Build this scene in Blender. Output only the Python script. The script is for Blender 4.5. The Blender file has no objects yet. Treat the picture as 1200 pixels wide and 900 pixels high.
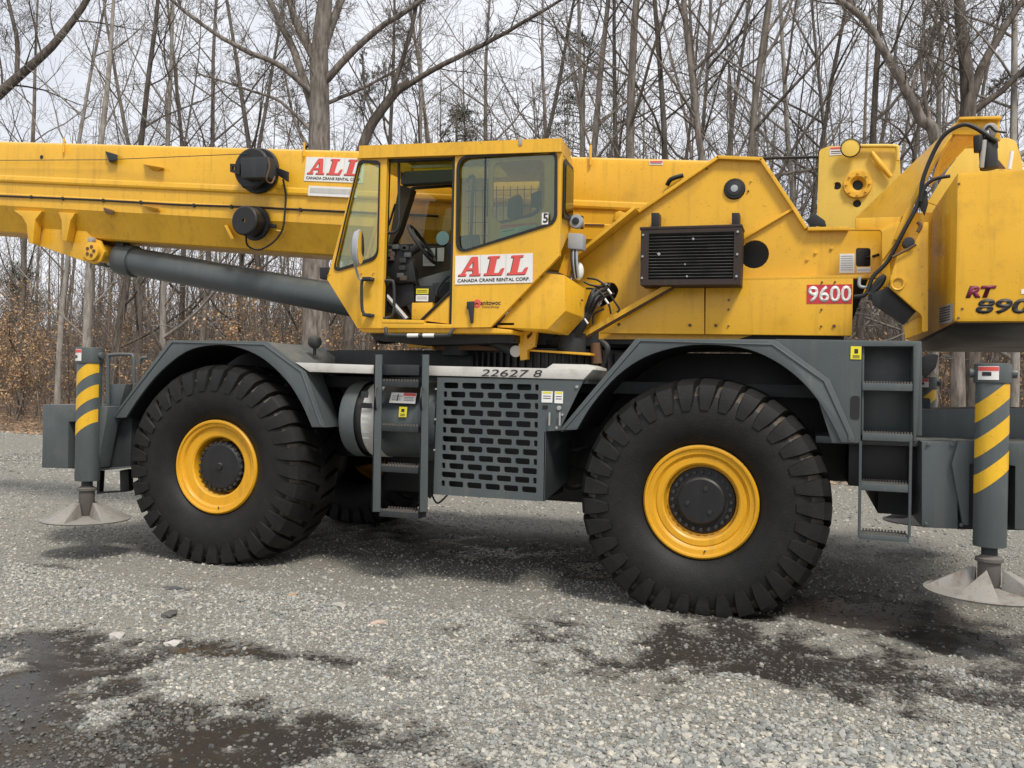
import bpy, bmesh, math, random
import numpy as np
from mathutils import Vector, Matrix, noise
random.seed(7)
S = bpy.context.scene
COL = S.collection
R = math.radians

# ------------------------------------------------------------------ camera
cam_d = bpy.data.cameras.new('camera'); cam = bpy.data.objects.new('camera', cam_d); COL.objects.link(cam)
CP = Vector((2.8593, -8.1326, 1.6276)); YAW, PIT, ROL, FOC = .3267, .0045, .0219, 1033.45
fw = Vector((-math.sin(YAW)*math.cos(PIT), math.cos(YAW)*math.cos(PIT), math.sin(PIT)))
rt = Vector((math.cos(YAW), math.sin(YAW), 0)); up = rt.cross(fw)
rt, up = rt*math.cos(ROL)+up*math.sin(ROL), up*math.cos(ROL)-rt*math.sin(ROL)
cam.matrix_world = Matrix(((rt.x, up.x, -fw.x, CP.x), (rt.y, up.y, -fw.y, CP.y), (rt.z, up.z, -fw.z, CP.z), (0, 0, 0, 1)))
cam_d.sensor_width = 36; cam_d.lens = 36*FOC/1200; cam_d.clip_end = 600; cam_d.clip_start = .05
S.camera = cam

# ------------------------------------------------------------------ sky, sun, exposure
SUN = Vector((.44, -.50, .92)).normalized()
w = bpy.data.worlds.new('World'); S.world = w; w.use_nodes = True
nt = w.node_tree; nt.nodes.clear()
sky = nt.nodes.new('ShaderNodeTexSky'); sky.sky_type = 'NISHITA'; sky.sun_disc = False
sky.sun_elevation = math.asin(SUN.z); sky.sun_rotation = math.atan2(SUN.x, SUN.y)
sky.dust_density = 3.0
bg = nt.nodes.new('ShaderNodeBackground'); bg.inputs[1].default_value = .090
tc = nt.nodes.new('ShaderNodeTexCoord'); nz = nt.nodes.new('ShaderNodeTexNoise')
nz.inputs['Scale'].default_value = 2.6; nz.inputs['Detail'].default_value = 5; nz.inputs['Roughness'].default_value = .55
cr = nt.nodes.new('ShaderNodeValToRGB')
cr.color_ramp.elements[0].position = .34; cr.color_ramp.elements[0].color = (6.6, 6.85, 7.5, 1)
cr.color_ramp.elements[1].position = .66; cr.color_ramp.elements[1].color = (9.2, 9.3, 9.6, 1)
mx = nt.nodes.new('ShaderNodeMixRGB'); mx.inputs[0].default_value = .93     # a thick even cloud cover over the clear sky
out = nt.nodes.new('ShaderNodeOutputWorld')
L = nt.links.new
L(tc.outputs['Generated'], nz.inputs['Vector']); L(nz.outputs['Fac'], cr.inputs[0])
L(sky.outputs[0], mx.inputs[1]); L(cr.outputs[0], mx.inputs[2]); L(mx.outputs[0], bg.inputs[0]); L(bg.outputs[0], out.inputs[0])
sd = bpy.data.lights.new('sun', 'SUN'); sd.energy = 2.5; sd.angle = R(13); sd.color = (1, .95, .87)
so = bpy.data.objects.new('sun', sd); COL.objects.link(so); so.rotation_euler = SUN.to_track_quat('Z', 'Y').to_euler(); so.location = SUN*40
S.view_settings.view_transform = 'Standard'; S.view_settings.look = 'None'; S.view_settings.exposure = .45; S.view_settings.gamma = 1
S.render.engine = 'CYCLES'; S.render.resolution_x = 1024; S.render.resolution_y = 768
S.cycles.max_bounces = 8; S.cycles.transparent_max_bounces = 16

# ------------------------------------------------------------------ measuring: where a sight line meets an upright plane of the machine
def ray(x, y): return fw + rt*((x-600)/FOC) + up*((450-y)/FOC)
def at(x, y, Y): d = ray(x, y); return CP + d*((Y-CP.y)/d.y)
def atz(x, y, Z=0): d = ray(x, y); return CP + d*((Z-CP.z)/d.z)
def far(x, y, D): return CP + ray(x, y)*D
K = {0: (0, 0, 1), 1: (0, 130, .36667), 2: (360, 140, .31115), 3: (640, 130, .3223), 4: (900, 120, .33333), 5: (30, 380, .33333), 6: (340, 380, .31667),
     7: (640, 380, .38877), 8: (960, 380, .37795), 11: (380, 155, .13333), 12: (430, 260, .17778), 13: (40, 400, .24427), 14: (580, 250, .2), 15: (1000, 130, .16667), 16: (980, 260, .18333), 17: (250, 165, .15)}
def q(k, Y, *pts):
    a, b, s = K[k]
    return [at(a+x*s, b+y*s, Y) for x, y in pts]
def q1(k, Y, x, y): return q(k, Y, (x, y))[0]

# ------------------------------------------------------------------ materials
def nodes(name):
    m = bpy.data.materials.new(name); m.use_nodes = True
    n = m.node_tree; b = n.nodes['Principled BSDF']
    return m, n, b
def N(n, t, **kw):
    o = n.nodes.new(t)
    for k, v in kw.items():
        if k in o.inputs: o.inputs[k].default_value = v
        else: setattr(o, k, v)
    return o
def ramp(n, fac, stops):
    r = n.nodes.new('ShaderNodeValToRGB'); e = r.color_ramp.elements
    while len(e) < len(stops): e.new(.5)
    for i, (p, c) in enumerate(stops): e[i].position = p; e[i].color = (c, c, c, 1) if isinstance(c, (int, float)) else (*c, 1)
    n.links.new(fac, r.inputs[0]); return r
def mixc(n, fac, a, b, mode='MIX'):
    m = n.nodes.new('ShaderNodeMixRGB'); m.blend_type = mode
    for i, v in ((0, fac), (1, a), (2, b)):
        if isinstance(v, (int, float)): m.inputs[i].default_value = v
        elif isinstance(v, tuple): m.inputs[i].default_value = (*v, 1)
        else: n.links.new(v, m.inputs[i])
    return m.outputs[0]
def bump(n, b, h, s, d=.02):
    k = N(n, 'ShaderNodeBump', Strength=s, Distance=d); n.links.new(h, k.inputs['Height']); n.links.new(k.outputs[0], b.inputs['Normal'])
MAT = {}
def paint(name, col, rough=.42, dirt=(.13, .10, .07), amount=.35, spec=.4, grime=1.0):
    """old machine paint: faint blotches, dust film, chips and vertical run marks"""
    m, n, b = nodes(name); lk = n.links.new
    g = N(n, 'ShaderNodeNewGeometry')
    n1 = N(n, 'ShaderNodeTexNoise', Scale=1.7, Detail=6, Roughness=.6); lk(g.outputs['Position'], n1.inputs['Vector'])
    n2 = N(n, 'ShaderNodeTexNoise', Scale=38, Detail=4, Roughness=.7); lk(g.outputs['Position'], n2.inputs['Vector'])
    mp = N(n, 'ShaderNodeMapping'); mp.inputs['Scale'].default_value = (14, 14, .9); lk(g.outputs['Position'], mp.inputs['Vector'])
    n3 = N(n, 'ShaderNodeTexNoise', Scale=1.0, Detail=5, Roughness=.65); lk(mp.outputs[0], n3.inputs['Vector'])
    c1 = tuple(c*.90 for c in col); c2 = tuple(min(1, c*1.07) for c in col)
    base = mixc(n, ramp(n, n1.outputs['Fac'], [(.3, 0), (.7, 1)]).outputs[0], c1, c2)
    run = ramp(n, n3.outputs['Fac'], [(.52, 0), (.80, amount*.55*grime)])
    base = mixc(n, run.outputs[0], base, dirt)
    sp = ramp(n, n2.outputs['Fac'], [(.60, 0), (.76, amount*grime)])
    base = mixc(n, sp.outputs[0], base, dirt)
    n4 = N(n, 'ShaderNodeTexNoise', Scale=3.1, Detail=9, Roughness=.72); lk(g.outputs['Position'], n4.inputs['Vector'])      # smears and scuffs
    base = mixc(n, ramp(n, n4.outputs['Fac'], [(.56, 0), (.66, amount*.55*grime)]).outputs[0], base, tuple(.5*c+.5*d for c, d in zip(col, dirt)))
    sx = N(n, 'ShaderNodeSeparateXYZ'); lk(g.outputs['Normal'], sx.inputs[0]); n5 = N(n, 'ShaderNodeTexNoise', Scale=9, Detail=5); lk(g.outputs['Position'], n5.inputs['Vector'])
    up_ = N(n, 'ShaderNodeMath', operation='MULTIPLY'); lk(ramp(n, sx.outputs['Z'], [(.35, 0), (.9, .55)]).outputs[0], up_.inputs[0]); lk(ramp(n, n5.outputs['Fac'], [(.35, .3), (.65, 1)]).outputs[0], up_.inputs[1])
    base = mixc(n, up_.outputs[0], base, tuple(.45*c+.55*d for c, d in zip(col, (.30, .27, .22))))                             # dust that settled on top faces
    lk(base, b.inputs['Base Color'])
    rr = ramp(n, n1.outputs['Fac'], [(.25, rough-.08), (.8, rough+.16)]); lk(rr.outputs[0], b.inputs['Roughness'])
    b.inputs['Specular IOR Level'].default_value = spec
    bump(n, b, n1.outputs['Fac'], .05, .03)
    MAT[name] = m; return m
paint('yellow', (.73, .40, .028), .28, (.19, .095, .025), .72)
paint('pale_yellow', (.70, .47, .075), .42, (.25, .14, .03), .35)
paint('rim_yellow', (.66, .33, .012), .4, (.16, .09, .03), .55)
paint('grey', (.074, .088, .090), .40, (.17, .16, .14), .55, .42)
paint('dark_grey', (.028, .031, .033), .55, (.09, .08, .07), .45, .3)
paint('black', (.012, .012, .013), .45, (.06, .055, .05), .35, .4)
paint('stripe_yellow', (.72, .42, .02), .4, (.14, .09, .04), .5)
paint('white_sticker', (.74, .73, .70), .45, (.4, .36, .3), .35)
paint('steel', (.33, .325, .31), .42, (.10, .065, .04), 1.0, .5)
paint('pad_steel', (.25, .24, .22), .5, (.11, .06, .035), 1.9, .4)
paint('rust', (.13, .075, .045), .75, (.06, .035, .02), .7, .2)
paint('aluminium', (.50, .49, .455), .5, (.22, .19, .15), .5)
paint('red', (.52, .035, .045), .4, (.3, .1, .1), .2)
paint('pink_red', (.66, .085, .07), .45, (.4, .15, .1), .2)
paint('maroon', (.20, .018, .05), .4, (.15, .05, .05), .2)
paint('ink', (.025, .022, .022), .5, (.08, .07, .05), .2)
paint('sticker_yellow', (.72, .62, .03), .4, (.3, .25, .05), .3)
paint('sticker_blue', (.35, .56, .60), .4, (.3, .3, .3), .3)
paint('lamp_grey', (.34, .36, .38), .4, (.2, .2, .2), .3)
paint('seat_cloth', (.03, .033, .036), .8, (.07, .06, .05), .3, .2)
paint('cab_lining', (.085, .065, .05), .8, (.05, .04, .03), .6, .2)
paint('console_grey', (.07, .078, .075), .6, (.1, .09, .08), .4)
m, n, b = nodes('chrome'); b.inputs['Base Color'].default_value = (.6, .61, .62, 1); b.inputs['Metallic'].default_value = 1; b.inputs['Roughness'].default_value = .16; MAT['chrome'] = m
m, n, b = nodes('mirror'); b.inputs['Base Color'].default_value = (.75, .77, .78, 1); b.inputs['Metallic'].default_value = 1; b.inputs['Roughness'].default_value = .08; MAT['mirror'] = m
def glass(name, tint, refl):
    m, n, b = nodes(name); n.nodes.remove(b); o = n.nodes['Material Output']
    t = N(n, 'ShaderNodeBsdfTransparent', Color=(*tint, 1)); g = N(n, 'ShaderNodeBsdfGlossy', Roughness=.03, Color=(.9, .95, .95, 1))
    f = N(n, 'ShaderNodeFresnel', IOR=refl); mi = N(n, 'ShaderNodeMixShader')
    n.links.new(f.outputs[0], mi.inputs[0]); n.links.new(t.outputs[0], mi.inputs[1]); n.links.new(g.outputs[0], mi.inputs[2]); n.links.new(mi.outputs[0], o.inputs[0])
    MAT[name] = m
glass('glass', (.84, .92, .74), 1.8); glass('dark_glass', (.30, .34, .32), 1.8); glass('clear_glass', (.86, .9, .84), 1.45)
def mat_tyre():
    m, n, b = nodes('tyre'); lk = n.links.new
    g = N(n, 'ShaderNodeTexCoord')
    n1 = N(n, 'ShaderNodeTexNoise', Scale=6, Detail=6, Roughness=.65); lk(g.outputs['Object'], n1.inputs['Vector'])
    n2 = N(n, 'ShaderNodeTexNoise', Scale=70, Detail=3, Roughness=.7); lk(g.outputs['Object'], n2.inputs['Vector'])
    base = mixc(n, ramp(n, n1.outputs['Fac'], [(.35, 0), (.75, .8)]).outputs[0], (.0075, .0075, .0075), (.018, .017, .016))
    base = mixc(n, ramp(n, n2.outputs['Fac'], [(.60, 0), (.78, .45)]).outputs[0], base, (.07, .06, .05))
    lk(base, b.inputs['Base Color']); b.inputs['Roughness'].default_value = .58; b.inputs['Specular IOR Level'].default_value = .28
    bump(n, b, n2.outputs['Fac'], .25, .01); MAT['tyre'] = m
    m2 = m.copy(); m2.name = 'tyre_groove'; MAT['tyre_groove'] = m2
    for nd in m2.node_tree.nodes:                                   # dried mud caught between the lugs
        if nd.type == 'MIX_RGB' and not nd.inputs[1].is_linked:
            nd.inputs[1].default_value = (.045, .037, .030, 1); nd.inputs[2].default_value = (.14, .11, .08, 1)
mat_tyre()
def mat_tread():
    m, n, b = nodes('tread_plate'); lk = n.links.new
    g = N(n, 'ShaderNodeNewGeometry'); n1 = N(n, 'ShaderNodeTexVoronoi', Scale=48); lk(g.outputs['Position'], n1.inputs['Vector'])
    n2 = N(n, 'ShaderNodeTexNoise', Scale=9, Detail=5); lk(g.outputs['Position'], n2.inputs['Vector'])
    c = mixc(n, ramp(n, n2.outputs['Fac'], [(.50, 0), (.75, .45)]).outputs[0], (.60, .585, .54), (.30, .265, .22))
    lk(c, b.inputs['Base Color']); b.inputs['Roughness'].default_value = .45; b.inputs['Metallic'].default_value = .25
    bump(n, b, n1.outputs['Distance'], .12, .006); MAT['tread_plate'] = m
mat_tread()

# ------------------------------------------------------------------ objects
def tag(o, label=None, cat=None, group=None, kind=None):
    if label: o['label'] = label
    if cat: o['category'] = cat
    if group: o['group'] = group
    if kind: o['kind'] = kind
    return o
def empty(name, loc=(0, 0, 0), parent=None):
    o = bpy.data.objects.new(name, None); COL.objects.link(o); o.location = loc; o.empty_display_size = .2
    if parent: o.parent = parent
    return o
def link(name, me, mat, parent=None, smooth=None):
    o = bpy.data.objects.new(name, me); COL.objects.link(o)
    if mat and not me.materials: me.materials.append(MAT[mat] if isinstance(mat, str) else mat)
    if parent: o.parent = parent
    if smooth: smooth_mesh(me, smooth)
    return o
def smooth_mesh(me, ang=35):
    bm = bmesh.new(); bm.from_mesh(me)
    for f in bm.faces: f.smooth = True
    for e in bm.edges: e.smooth = len(e.link_faces) == 2 and e.calc_face_angle(0) < R(ang)
    bm.to_mesh(me); bm.free()
def done(bm, name, mat, parent=None, bev=0, seg=2, smooth=32, recalc=True):
    if recalc: bmesh.ops.recalc_face_normals(bm, faces=bm.faces)
    if bev:
        es = [e for e in bm.edges if len(e.link_faces) == 2 and e.calc_face_angle(0) > R(28)]
        bmesh.ops.bevel(bm, geom=es, offset=bev, segments=seg, profile=.6, affect='EDGES', clamp_overlap=True)
    me = bpy.data.meshes.new(name); bm.to_mesh(me); bm.free()
    o = link(name, me, mat, parent)
    if smooth: smooth_mesh(me, smooth)
    return o
def bplate(bm, pts, dv, holes=()):
    """flat outline (with holes) thickened along dv"""
    dv = Vector(dv); fs = []
    def loop(ps): 
        vs = [bm.verts.new(p) for p in ps]
        return [bm.edges.new((vs[i], vs[(i+1) % len(vs)])) for i in range(len(vs))], vs
    if holes:
        es = []
        for ps in (pts, *holes): es += loop(ps)[0]
        g = bmesh.ops.triangle_fill(bm, edges=es, use_beauty=True); fs = [f for f in g['geom'] if isinstance(f, bmesh.types.BMFace)]
    else:
        fs = [bm.faces.new([bm.verts.new(p) for p in pts])]
    g = bmesh.ops.extrude_face_region(bm, geom=fs, use_keep_orig=True)
    bmesh.ops.translate(bm, vec=dv, verts=[v for v in g['geom'] if isinstance(v, bmesh.types.BMVert)])
def plate(name, pts, dy, mat, parent, holes=(), bev=.004, smooth=32):
    bm = bmesh.new(); bplate(bm, pts, (0, dy, 0) if isinstance(dy, (int, float)) else dy, holes)
    return done(bm, name, mat, parent, 0 if holes else bev, 2, smooth)
def bbox(bm, x0, x1, y0, y1, z0, z1):
    g = bmesh.ops.create_cube(bm, size=1)
    for v in g['verts']: v.co = Vector(((x0+x1)/2+v.co.x*(x1-x0), (y0+y1)/2+v.co.y*(y1-y0), (z0+z1)/2+v.co.z*(z1-z0)))
def box(name, x0, x1, y0, y1, z0, z1, mat, parent, bev=.006):
    bm = bmesh.new(); bbox(bm, x0, x1, y0, y1, z0, z1); return done(bm, name, mat, parent, bev)
def btube(bm, pts, rad, k=8, cap=True):
    pts = [Vector(p) for p in pts]; rads = rad if isinstance(rad, (list, tuple)) else [rad]*len(pts)
    t0 = (pts[1]-pts[0]).normalized(); a = t0.orthogonal().normalized(); rings = []
    for i, p in enumerate(pts):
        t = ((pts[min(i+1, len(pts)-1)]-p).normalized() + (p-pts[max(i-1, 0)]).normalized())
        t = t.normalized() if t.length > 1e-6 else t0
        a = (a - t*a.dot(t)); a = a.normalized() if a.length > 1e-5 else t.orthogonal().normalized(); c = t.cross(a)
        rings.append([bm.verts.new(p + (a*math.cos(j*2*math.pi/k) + c*math.sin(j*2*math.pi/k))*rads[i]) for j in range(k)])
    for u, v in zip(rings, rings[1:]):
        for j in range(k): bm.faces.new((u[j], u[(j+1) % k], v[(j+1) % k], v[j]))
    if cap: bm.faces.new(rings[0][::-1]); bm.faces.new(rings[-1])
def tube(name, pts, rad, mat, parent, k=8, smooth=50):
    bm = bmesh.new(); btube(bm, pts, rad, k); return done(bm, name, mat, parent, 0, 1, smooth)
def cyl(name, p0, p1, rad, mat, parent, k=24, bev=.006):
    bm = bmesh.new(); btube(bm, [p0, p1], rad, k); return done(bm, name, mat, parent, bev, 2, 40)
def curve(pts, n=6):
    """smooth line through the points"""
    P = [Vector(p) for p in pts]; o = []
    for i in range(len(P)-1):
        a, b_, c, d = P[max(i-1, 0)], P[i], P[i+1], P[min(i+2, len(P)-1)]
        for s in range(n):
            t = s/n; o.append(.5*((2*b_)+(c-a)*t+(2*a-5*b_+4*c-d)*t*t+(3*b_-a-3*c+d)*t**3))
    return o+[P[-1]]
def lathe(bm, prof, c, k=48, axis='Y', close=False):
    """profile of (radius, along) turned round an axis through c"""
    rings = []
    for r, y in prof:
        ring = []
        for j in range(k):
            t = j*2*math.pi/k
            v = {'Y': (r*math.cos(t), y, r*math.sin(t)), 'Z': (r*math.cos(t), r*math.sin(t), y), 'X': (y, r*math.cos(t), r*math.sin(t))}[axis]
            ring.append(bm.verts.new(Vector(c)+Vector(v)))
        rings.append(ring)
    for u, v in zip(rings, rings[1:]):
        for j in range(k): bm.faces.new((u[j], u[(j+1) % k], v[(j+1) % k], v[j]))
    if close:
        bm.faces.new(rings[0]); bm.faces.new(rings[-1][::-1])
def hull(name, pts, mat, parent, bev=.006):
    bm = bmesh.new(); vs = [bm.verts.new(p) for p in pts]
    bmesh.ops.convex_hull(bm, input=vs)
    bmesh.ops.dissolve_limit(bm, angle_limit=R(2), verts=bm.verts, edges=bm.edges)
    return done(bm, name, mat, parent, bev)
def ring_pts(c, r, n=20, ax='Y'):
    return [Vector(c)+Vector((r*math.cos(2*math.pi*i/n), 0, r*math.sin(2*math.pi*i/n))) for i in range(n)]
def rrect(p, n=4, f=.25):
    """rounded version of a polygon"""
    o = []; m_ = len(p)
    for i in range(m_):
        a, b_, c = p[i-1], p[i], p[(i+1) % m_]
        l = min((a-b_).length, (c-b_).length)*f; s = b_+(a-b_).normalized()*l; e = b_+(c-b_).normalized()*l
        for j in range(n+1):
            t = j/n; o.append(s*(1-t)**2+b_*2*t*(1-t)+e*t*t)
    return o
def inset_poly(p, d):
    c = sum(p, Vector())/len(p)
    return [v+(c-v).normalized()*d for v in p]
def band(name, p, wdt, dy, mat, parent):
    """rubber seal running round an outline"""
    return plate(name, inset_poly(p, -wdt), dy, mat, parent, holes=[p])
def text(name, s, p0, xdir, zdir, h, mat, parent, width=None, bold=0.0, shear=0.0, ext=.0015):
    cu = bpy.data.curves.new(name, 'FONT'); cu.body = s; cu.size = 1; cu.offset = bold; cu.shear = shear; cu.extrude = 0; cu.resolution_u = 3
    o = bpy.data.objects.new(name, cu); me = bpy.data.meshes.new_from_object(o); bpy.data.objects.remove(o); 
    xs = [v.co.x for v in me.vertices]; ys = [v.co.y for v in me.vertices]
    x0, x1, y0, y1 = min(xs), max(xs), min(ys), max(ys); sy = h/(y1-y0); sx = width/(x1-x0) if width else sy
    X = Vector(xdir).normalized(); Z = Vector(zdir).normalized(); nrm = X.cross(Z)
    for v in me.vertices: v.co = Vector(p0)+X*((v.co.x-x0)*sx)+Z*((v.co.y-y0)*sy)
    bm = bmesh.new(); bm.from_mesh(me)
    g = bmesh.ops.extrude_face_region(bm, geom=list(bm.faces), use_keep_orig=True)
    bmesh.ops.translate(bm, vec=-nrm*ext, verts=[v for v in g['geom'] if isinstance(v, bmesh.types.BMVert)])
    me2 = bpy.data.meshes.new(name); bm.to_mesh(me2); bm.free()
    return link(name, me2, mat, parent)

# ================================================================== THE CRANE
crane = empty('mobile_crane'); tag(crane, 'yellow and grey four-wheeled rough-terrain mobile crane parked on the gravel', 'crane')

paint('worn_steel', (.11, .10, .092), .6, (.06, .04, .028), .9, .3)
# ---- chassis
ch = empty('chassis', (0, 0, 0), crane)
box('main_frame', -3.3, 3.75, -.55, .55, .95, 1.62, 'dark_grey', ch, .02)
box('deck', -2.2, 3.0, -1.2, 1.2, 1.60, 1.70, 'dark_grey', ch, .01)
for X in (-2.11, 2.11):
    cyl('axle', (X, -1.1, .85), (X, 1.1, .85), .17, 'black', ch)
    bm = bmesh.new(); bmesh.ops.create_uvsphere(bm, u_segments=16, v_segments=10, radius=.36); bmesh.ops.translate(bm, vec=(X, .05, .85), verts=bm.verts); done(bm, 'differential', 'black', ch)
box('sump', -1.0, 1.0, -.5, .5, .62, .97, 'black', ch, .03)
box('gearbox', -.35, .75, -.9, .9, .75, 1.5, 'black', ch, .03)

# ---- wheels
YT = -1.66
def tyre_mesh(lim):
    bm = bmesh.new(); k = 132
    P = [(.405, .13), (.43, .085), (.50, .035), (.60, .005), (.70, .012), (.775, .035), (.83, .075), (.85, .12), (.862, .20), (.866, .375)]
    P = P + [(r, .75-y) for r, y in P[-2::-1]]
    lathe(bm, P, (0, 0, 0), k)
    for f in bm.faces: f.material_index = 1 if math.hypot(f.calc_center_median().x, f.calc_center_median().z) > .80 else 0
    # a raised ring on the sidewall
    NL = 33
    for side in (0, 1):
        for i in range(NL):
            t0 = 2*math.pi*(i+side*.5)/NL
            #         radius_top, radius_bottom, along, half width (rad), skew (rad)
            st = [(.675, .672, .012, .040, -.012), (.735, .715, .014, .056, -.006), (.79, .76, .018, .064, .0), (.858, .80, .040, .069, .004), (.895, .83, .088, .069, .012), (.908, .855, .15, .067, .03), (.913, .855, .27, .062, .075), (.913, .855, .40, .054, .13)]
            rings = []
            for rt_, rb, y, hw, sk in st:
                j = random.uniform(-.003, .003); yy = y if side == 0 else .75-y; row = []
                yo = (-.013 if rt_ < .88 else 0)*(1 if side == 0 else -1)
                for (r_, s_, o_) in ((rb, -1.12, 0), (rt_+j, -1, 1), (rt_+j, 1, 1), (rb, 1.12, 0)):
                    a = t0+sk*-1+s_*hw; row.append(bm.verts.new((r_*math.cos(a), yy+yo*o_, r_*math.sin(a))))
                rings.append(row)
            fs = []
            for u, v in zip(rings, rings[1:]):
                for j in range(3): fs.append(bm.faces.new((u[j], u[j+1], v[j+1], v[j])))
            fs += [bm.faces.new(rings[0]), bm.faces.new(rings[-1][::-1])]
            for f in fs: f.material_index = 0
    for v in bm.verts:                                              # the weight flattens the foot of the tyre
        if v.co.z < -.74:
            e = (-.74-v.co.z); v.co.y += (-.22 if v.co.y < .375 else .22)*e; v.co.z = max(v.co.z + max(0, e-.02)*.25, -lim)
    bmesh.ops.recalc_face_normals(bm, faces=bm.faces)
    me = bpy.data.meshes.new('tyre'); bm.to_mesh(me); bm.free(); me.materials.append(MAT['tyre']); me.materials.append(MAT['tyre_groove']); smooth_mesh(me, 34)
    return me
TYF, TYR = tyre_mesh(.850), tyre_mesh(.803)
def rim_parts(front):
    bm = bmesh.new()
    if front: P = [(.40, .15), (.418, .12), (.418, .085), (.405, .070), (.392, .072), (.386, .088), (.36, .092), (.352, .10), (.345, .118), (.275, .122), (.262, .132), (.245, .30), (.20, .31)]
    else: P = [(.40, .15), (.418, .12), (.418, .085), (.405, .070), (.392, .072), (.386, .086), (.352, .090), (.346, .100), (.330, .112), (.322, .106), (.285, .108), (.272, .118), (.262, .20), (.20, .205)]
    lathe(bm, P, (0, 0, 0), 64); o = done(bm, 'rim', 'rim_yellow', None, 0, 1, 26)
    bm = bmesh.new()
    if front: P = [(.0, .125), (.028, .125), (.034, .14), (.19, .145), (.218, .165), (.218, .33)]
    else: P = [(.0, .138), (.16, .140), (.172, .150), (.176, .175), (.24, .185), (.255, .21)]
    lathe(bm, P[1:], (0, 0, 0), 40, close=False); bm.faces.new([v for v in bm.verts][:40]); h = done(bm, 'hub', 'black', None, 0, 1, 30)
    bm = bmesh.new(); nb = 24
    for i in range(nb):
        t = 2*math.pi*i/nb; r = .212 if front else .215; y0, y1 = (.148, .20) if front else (.155, .19)
        btube(bm, [(r*math.cos(t), y0, r*math.sin(t)), (r*math.cos(t), y1, r*math.sin(t))], .014, 6)
    if not front:
        for i in range(3):
            t = R(70+120*i); btube(bm, [(.10*math.cos(t), .128, .10*math.sin(t)), (.10*math.cos(t), .145, .10*math.sin(t))], .016, 8)
    bo = tag(done(bm, 'hub_bolts', 'dark_grey', None, 0), kind='stuff')
    bm = bmesh.new(); btube(bm, [(.03, .10, -.372), (.045, .07, -.35)], .006, 6); v = done(bm, 'valve_stem', 'black', None, 0)
    return [o, h, bo, v]
for fr in (1, 0):
    ps = rim_parts(fr); X = -2.11 if fr else 2.11
    for sd_ in (0, 1):
        e = empty('wheel', (X+(.0 if fr else 0), YT if sd_ == 0 else -YT, .872 if fr else .824), crane); e.rotation_euler.z = (R(1.5) if fr else 0) + (math.pi if sd_ else 0)
        t = link('tyre', TYF if fr else TYR, None, e); t.rotation_euler.y = R(4+17*fr) if sd_ == 0 else 0
        t.rotation_euler.y = 0
        for p in ps:
            if sd_ == 0: p.parent = e
            else: c = p.copy(); COL.objects.link(c); c.parent = e

# ---- fenders: side plate with a wheel arch, the crown sheet running in over the tyre
def fender(k, outer, inner, depths, Y=-1.62):
    O = q(k, Y, *outer); I = q(k, Y, *inner)
    I = curve(I, 4)
    f = plate('fender', O + I[::-1], .03, 'grey', crane, bev=.006)
    for i, (a, b_) in enumerate(zip(O, O[1:])):
        d = depths[i]
        nrm = Vector((-(b_-a).z, 0, (b_-a).x)).normalized()*.018
        if nrm.z < 0 and abs(nrm.z) > .004: nrm = -nrm
        off = Vector((0, .031, 0))
        plate('fender_top', [a+off-nrm*.2, b_+off-nrm*.2, b_+off-nrm*1.2, a+off-nrm*1.2], (0, d, 0), 'grey', f, bev=.004)
        # folded bead along the edge
        m_ = (b_-a).normalized(); i0 = Vector((0, -.012, 0))
    bead = [v for v in O]; cc = sum(O, Vector())/len(O)
    tube('edge_bead', [v+(cc-v).normalized()*.04+Vector((0, -.003, 0)) for v in O], .007, 'grey', f, 6)
    # dark inner liner
    bm = bmesh.new(); prev = None
    for p in I:
        a = bm.verts.new(p+Vector((0, .034, 0))); c = bm.verts.new(p+Vector((0, .80, 0)))
        if prev: bm.faces.new((prev[0], a, c, prev[1]))
        prev = (a, c)
    done(bm, 'arch_liner', 'black', f)
    return f
fender(5, [(300, 330), (505, 56), (850, 60), (985, 166), (1052, 362)],
       [(352, 328), (400, 255), (470, 170), (560, 98), (650, 74), (740, 80), (830, 118), (915, 195), (970, 280), (1006, 362)], [.75, .95, .95, .24])
fender(7, [(38, 320), (270, 43), (690, 46), (856, 168), (930, 340), (930, 357)],
       [(92, 318), (140, 240), (215, 155), (300, 98), (400, 68), (500, 62), (610, 76), (705, 120), (785, 187), (845, 268), (890, 357)], [.8, .9, .9, .5, .05])
# walls closing the wheel wells
box('inner_guard', -3.2, -1.0, -.72, -.69, .95, 1.95, 'black', crane)
box('inner_guard', .95, 3.2, -.72, -.69, .95, 1.95, 'black', crane)

# ---- deck walkway of tread plate
def walk(k, a, b_, c, d):
    P = q(k, -1.63, a, b_, c, d); return plate('walkway', P, 1.05, 'tread_plate', crane, bev=.006)
w1 = walk(6, (18, 141), (309, 151), (309, 183), (70, 176))
w2 = walk(6, (492, 153), (1122, 167), (1085, 205), (492, 189))
plate('walkway_hatch', q(6, -1.45, (948, 163), (972, 146), (1100, 149), (1130, 160), (1130, 172), (948, 172)), .4, 'aluminium', crane)
far_side = []
text('number_mark', '22627', q1(6, -1.634, 705, 192), (1, 0, 0), (0, 0, 1), .055, 'ink', w2, width=.40, shear=.2); text('number_mark', '8', q1(6, -1.634, 900, 195), (1, 0, 0), (0, 0, 1), .055, 'ink', w2, width=.07, shear=.2)

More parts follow.
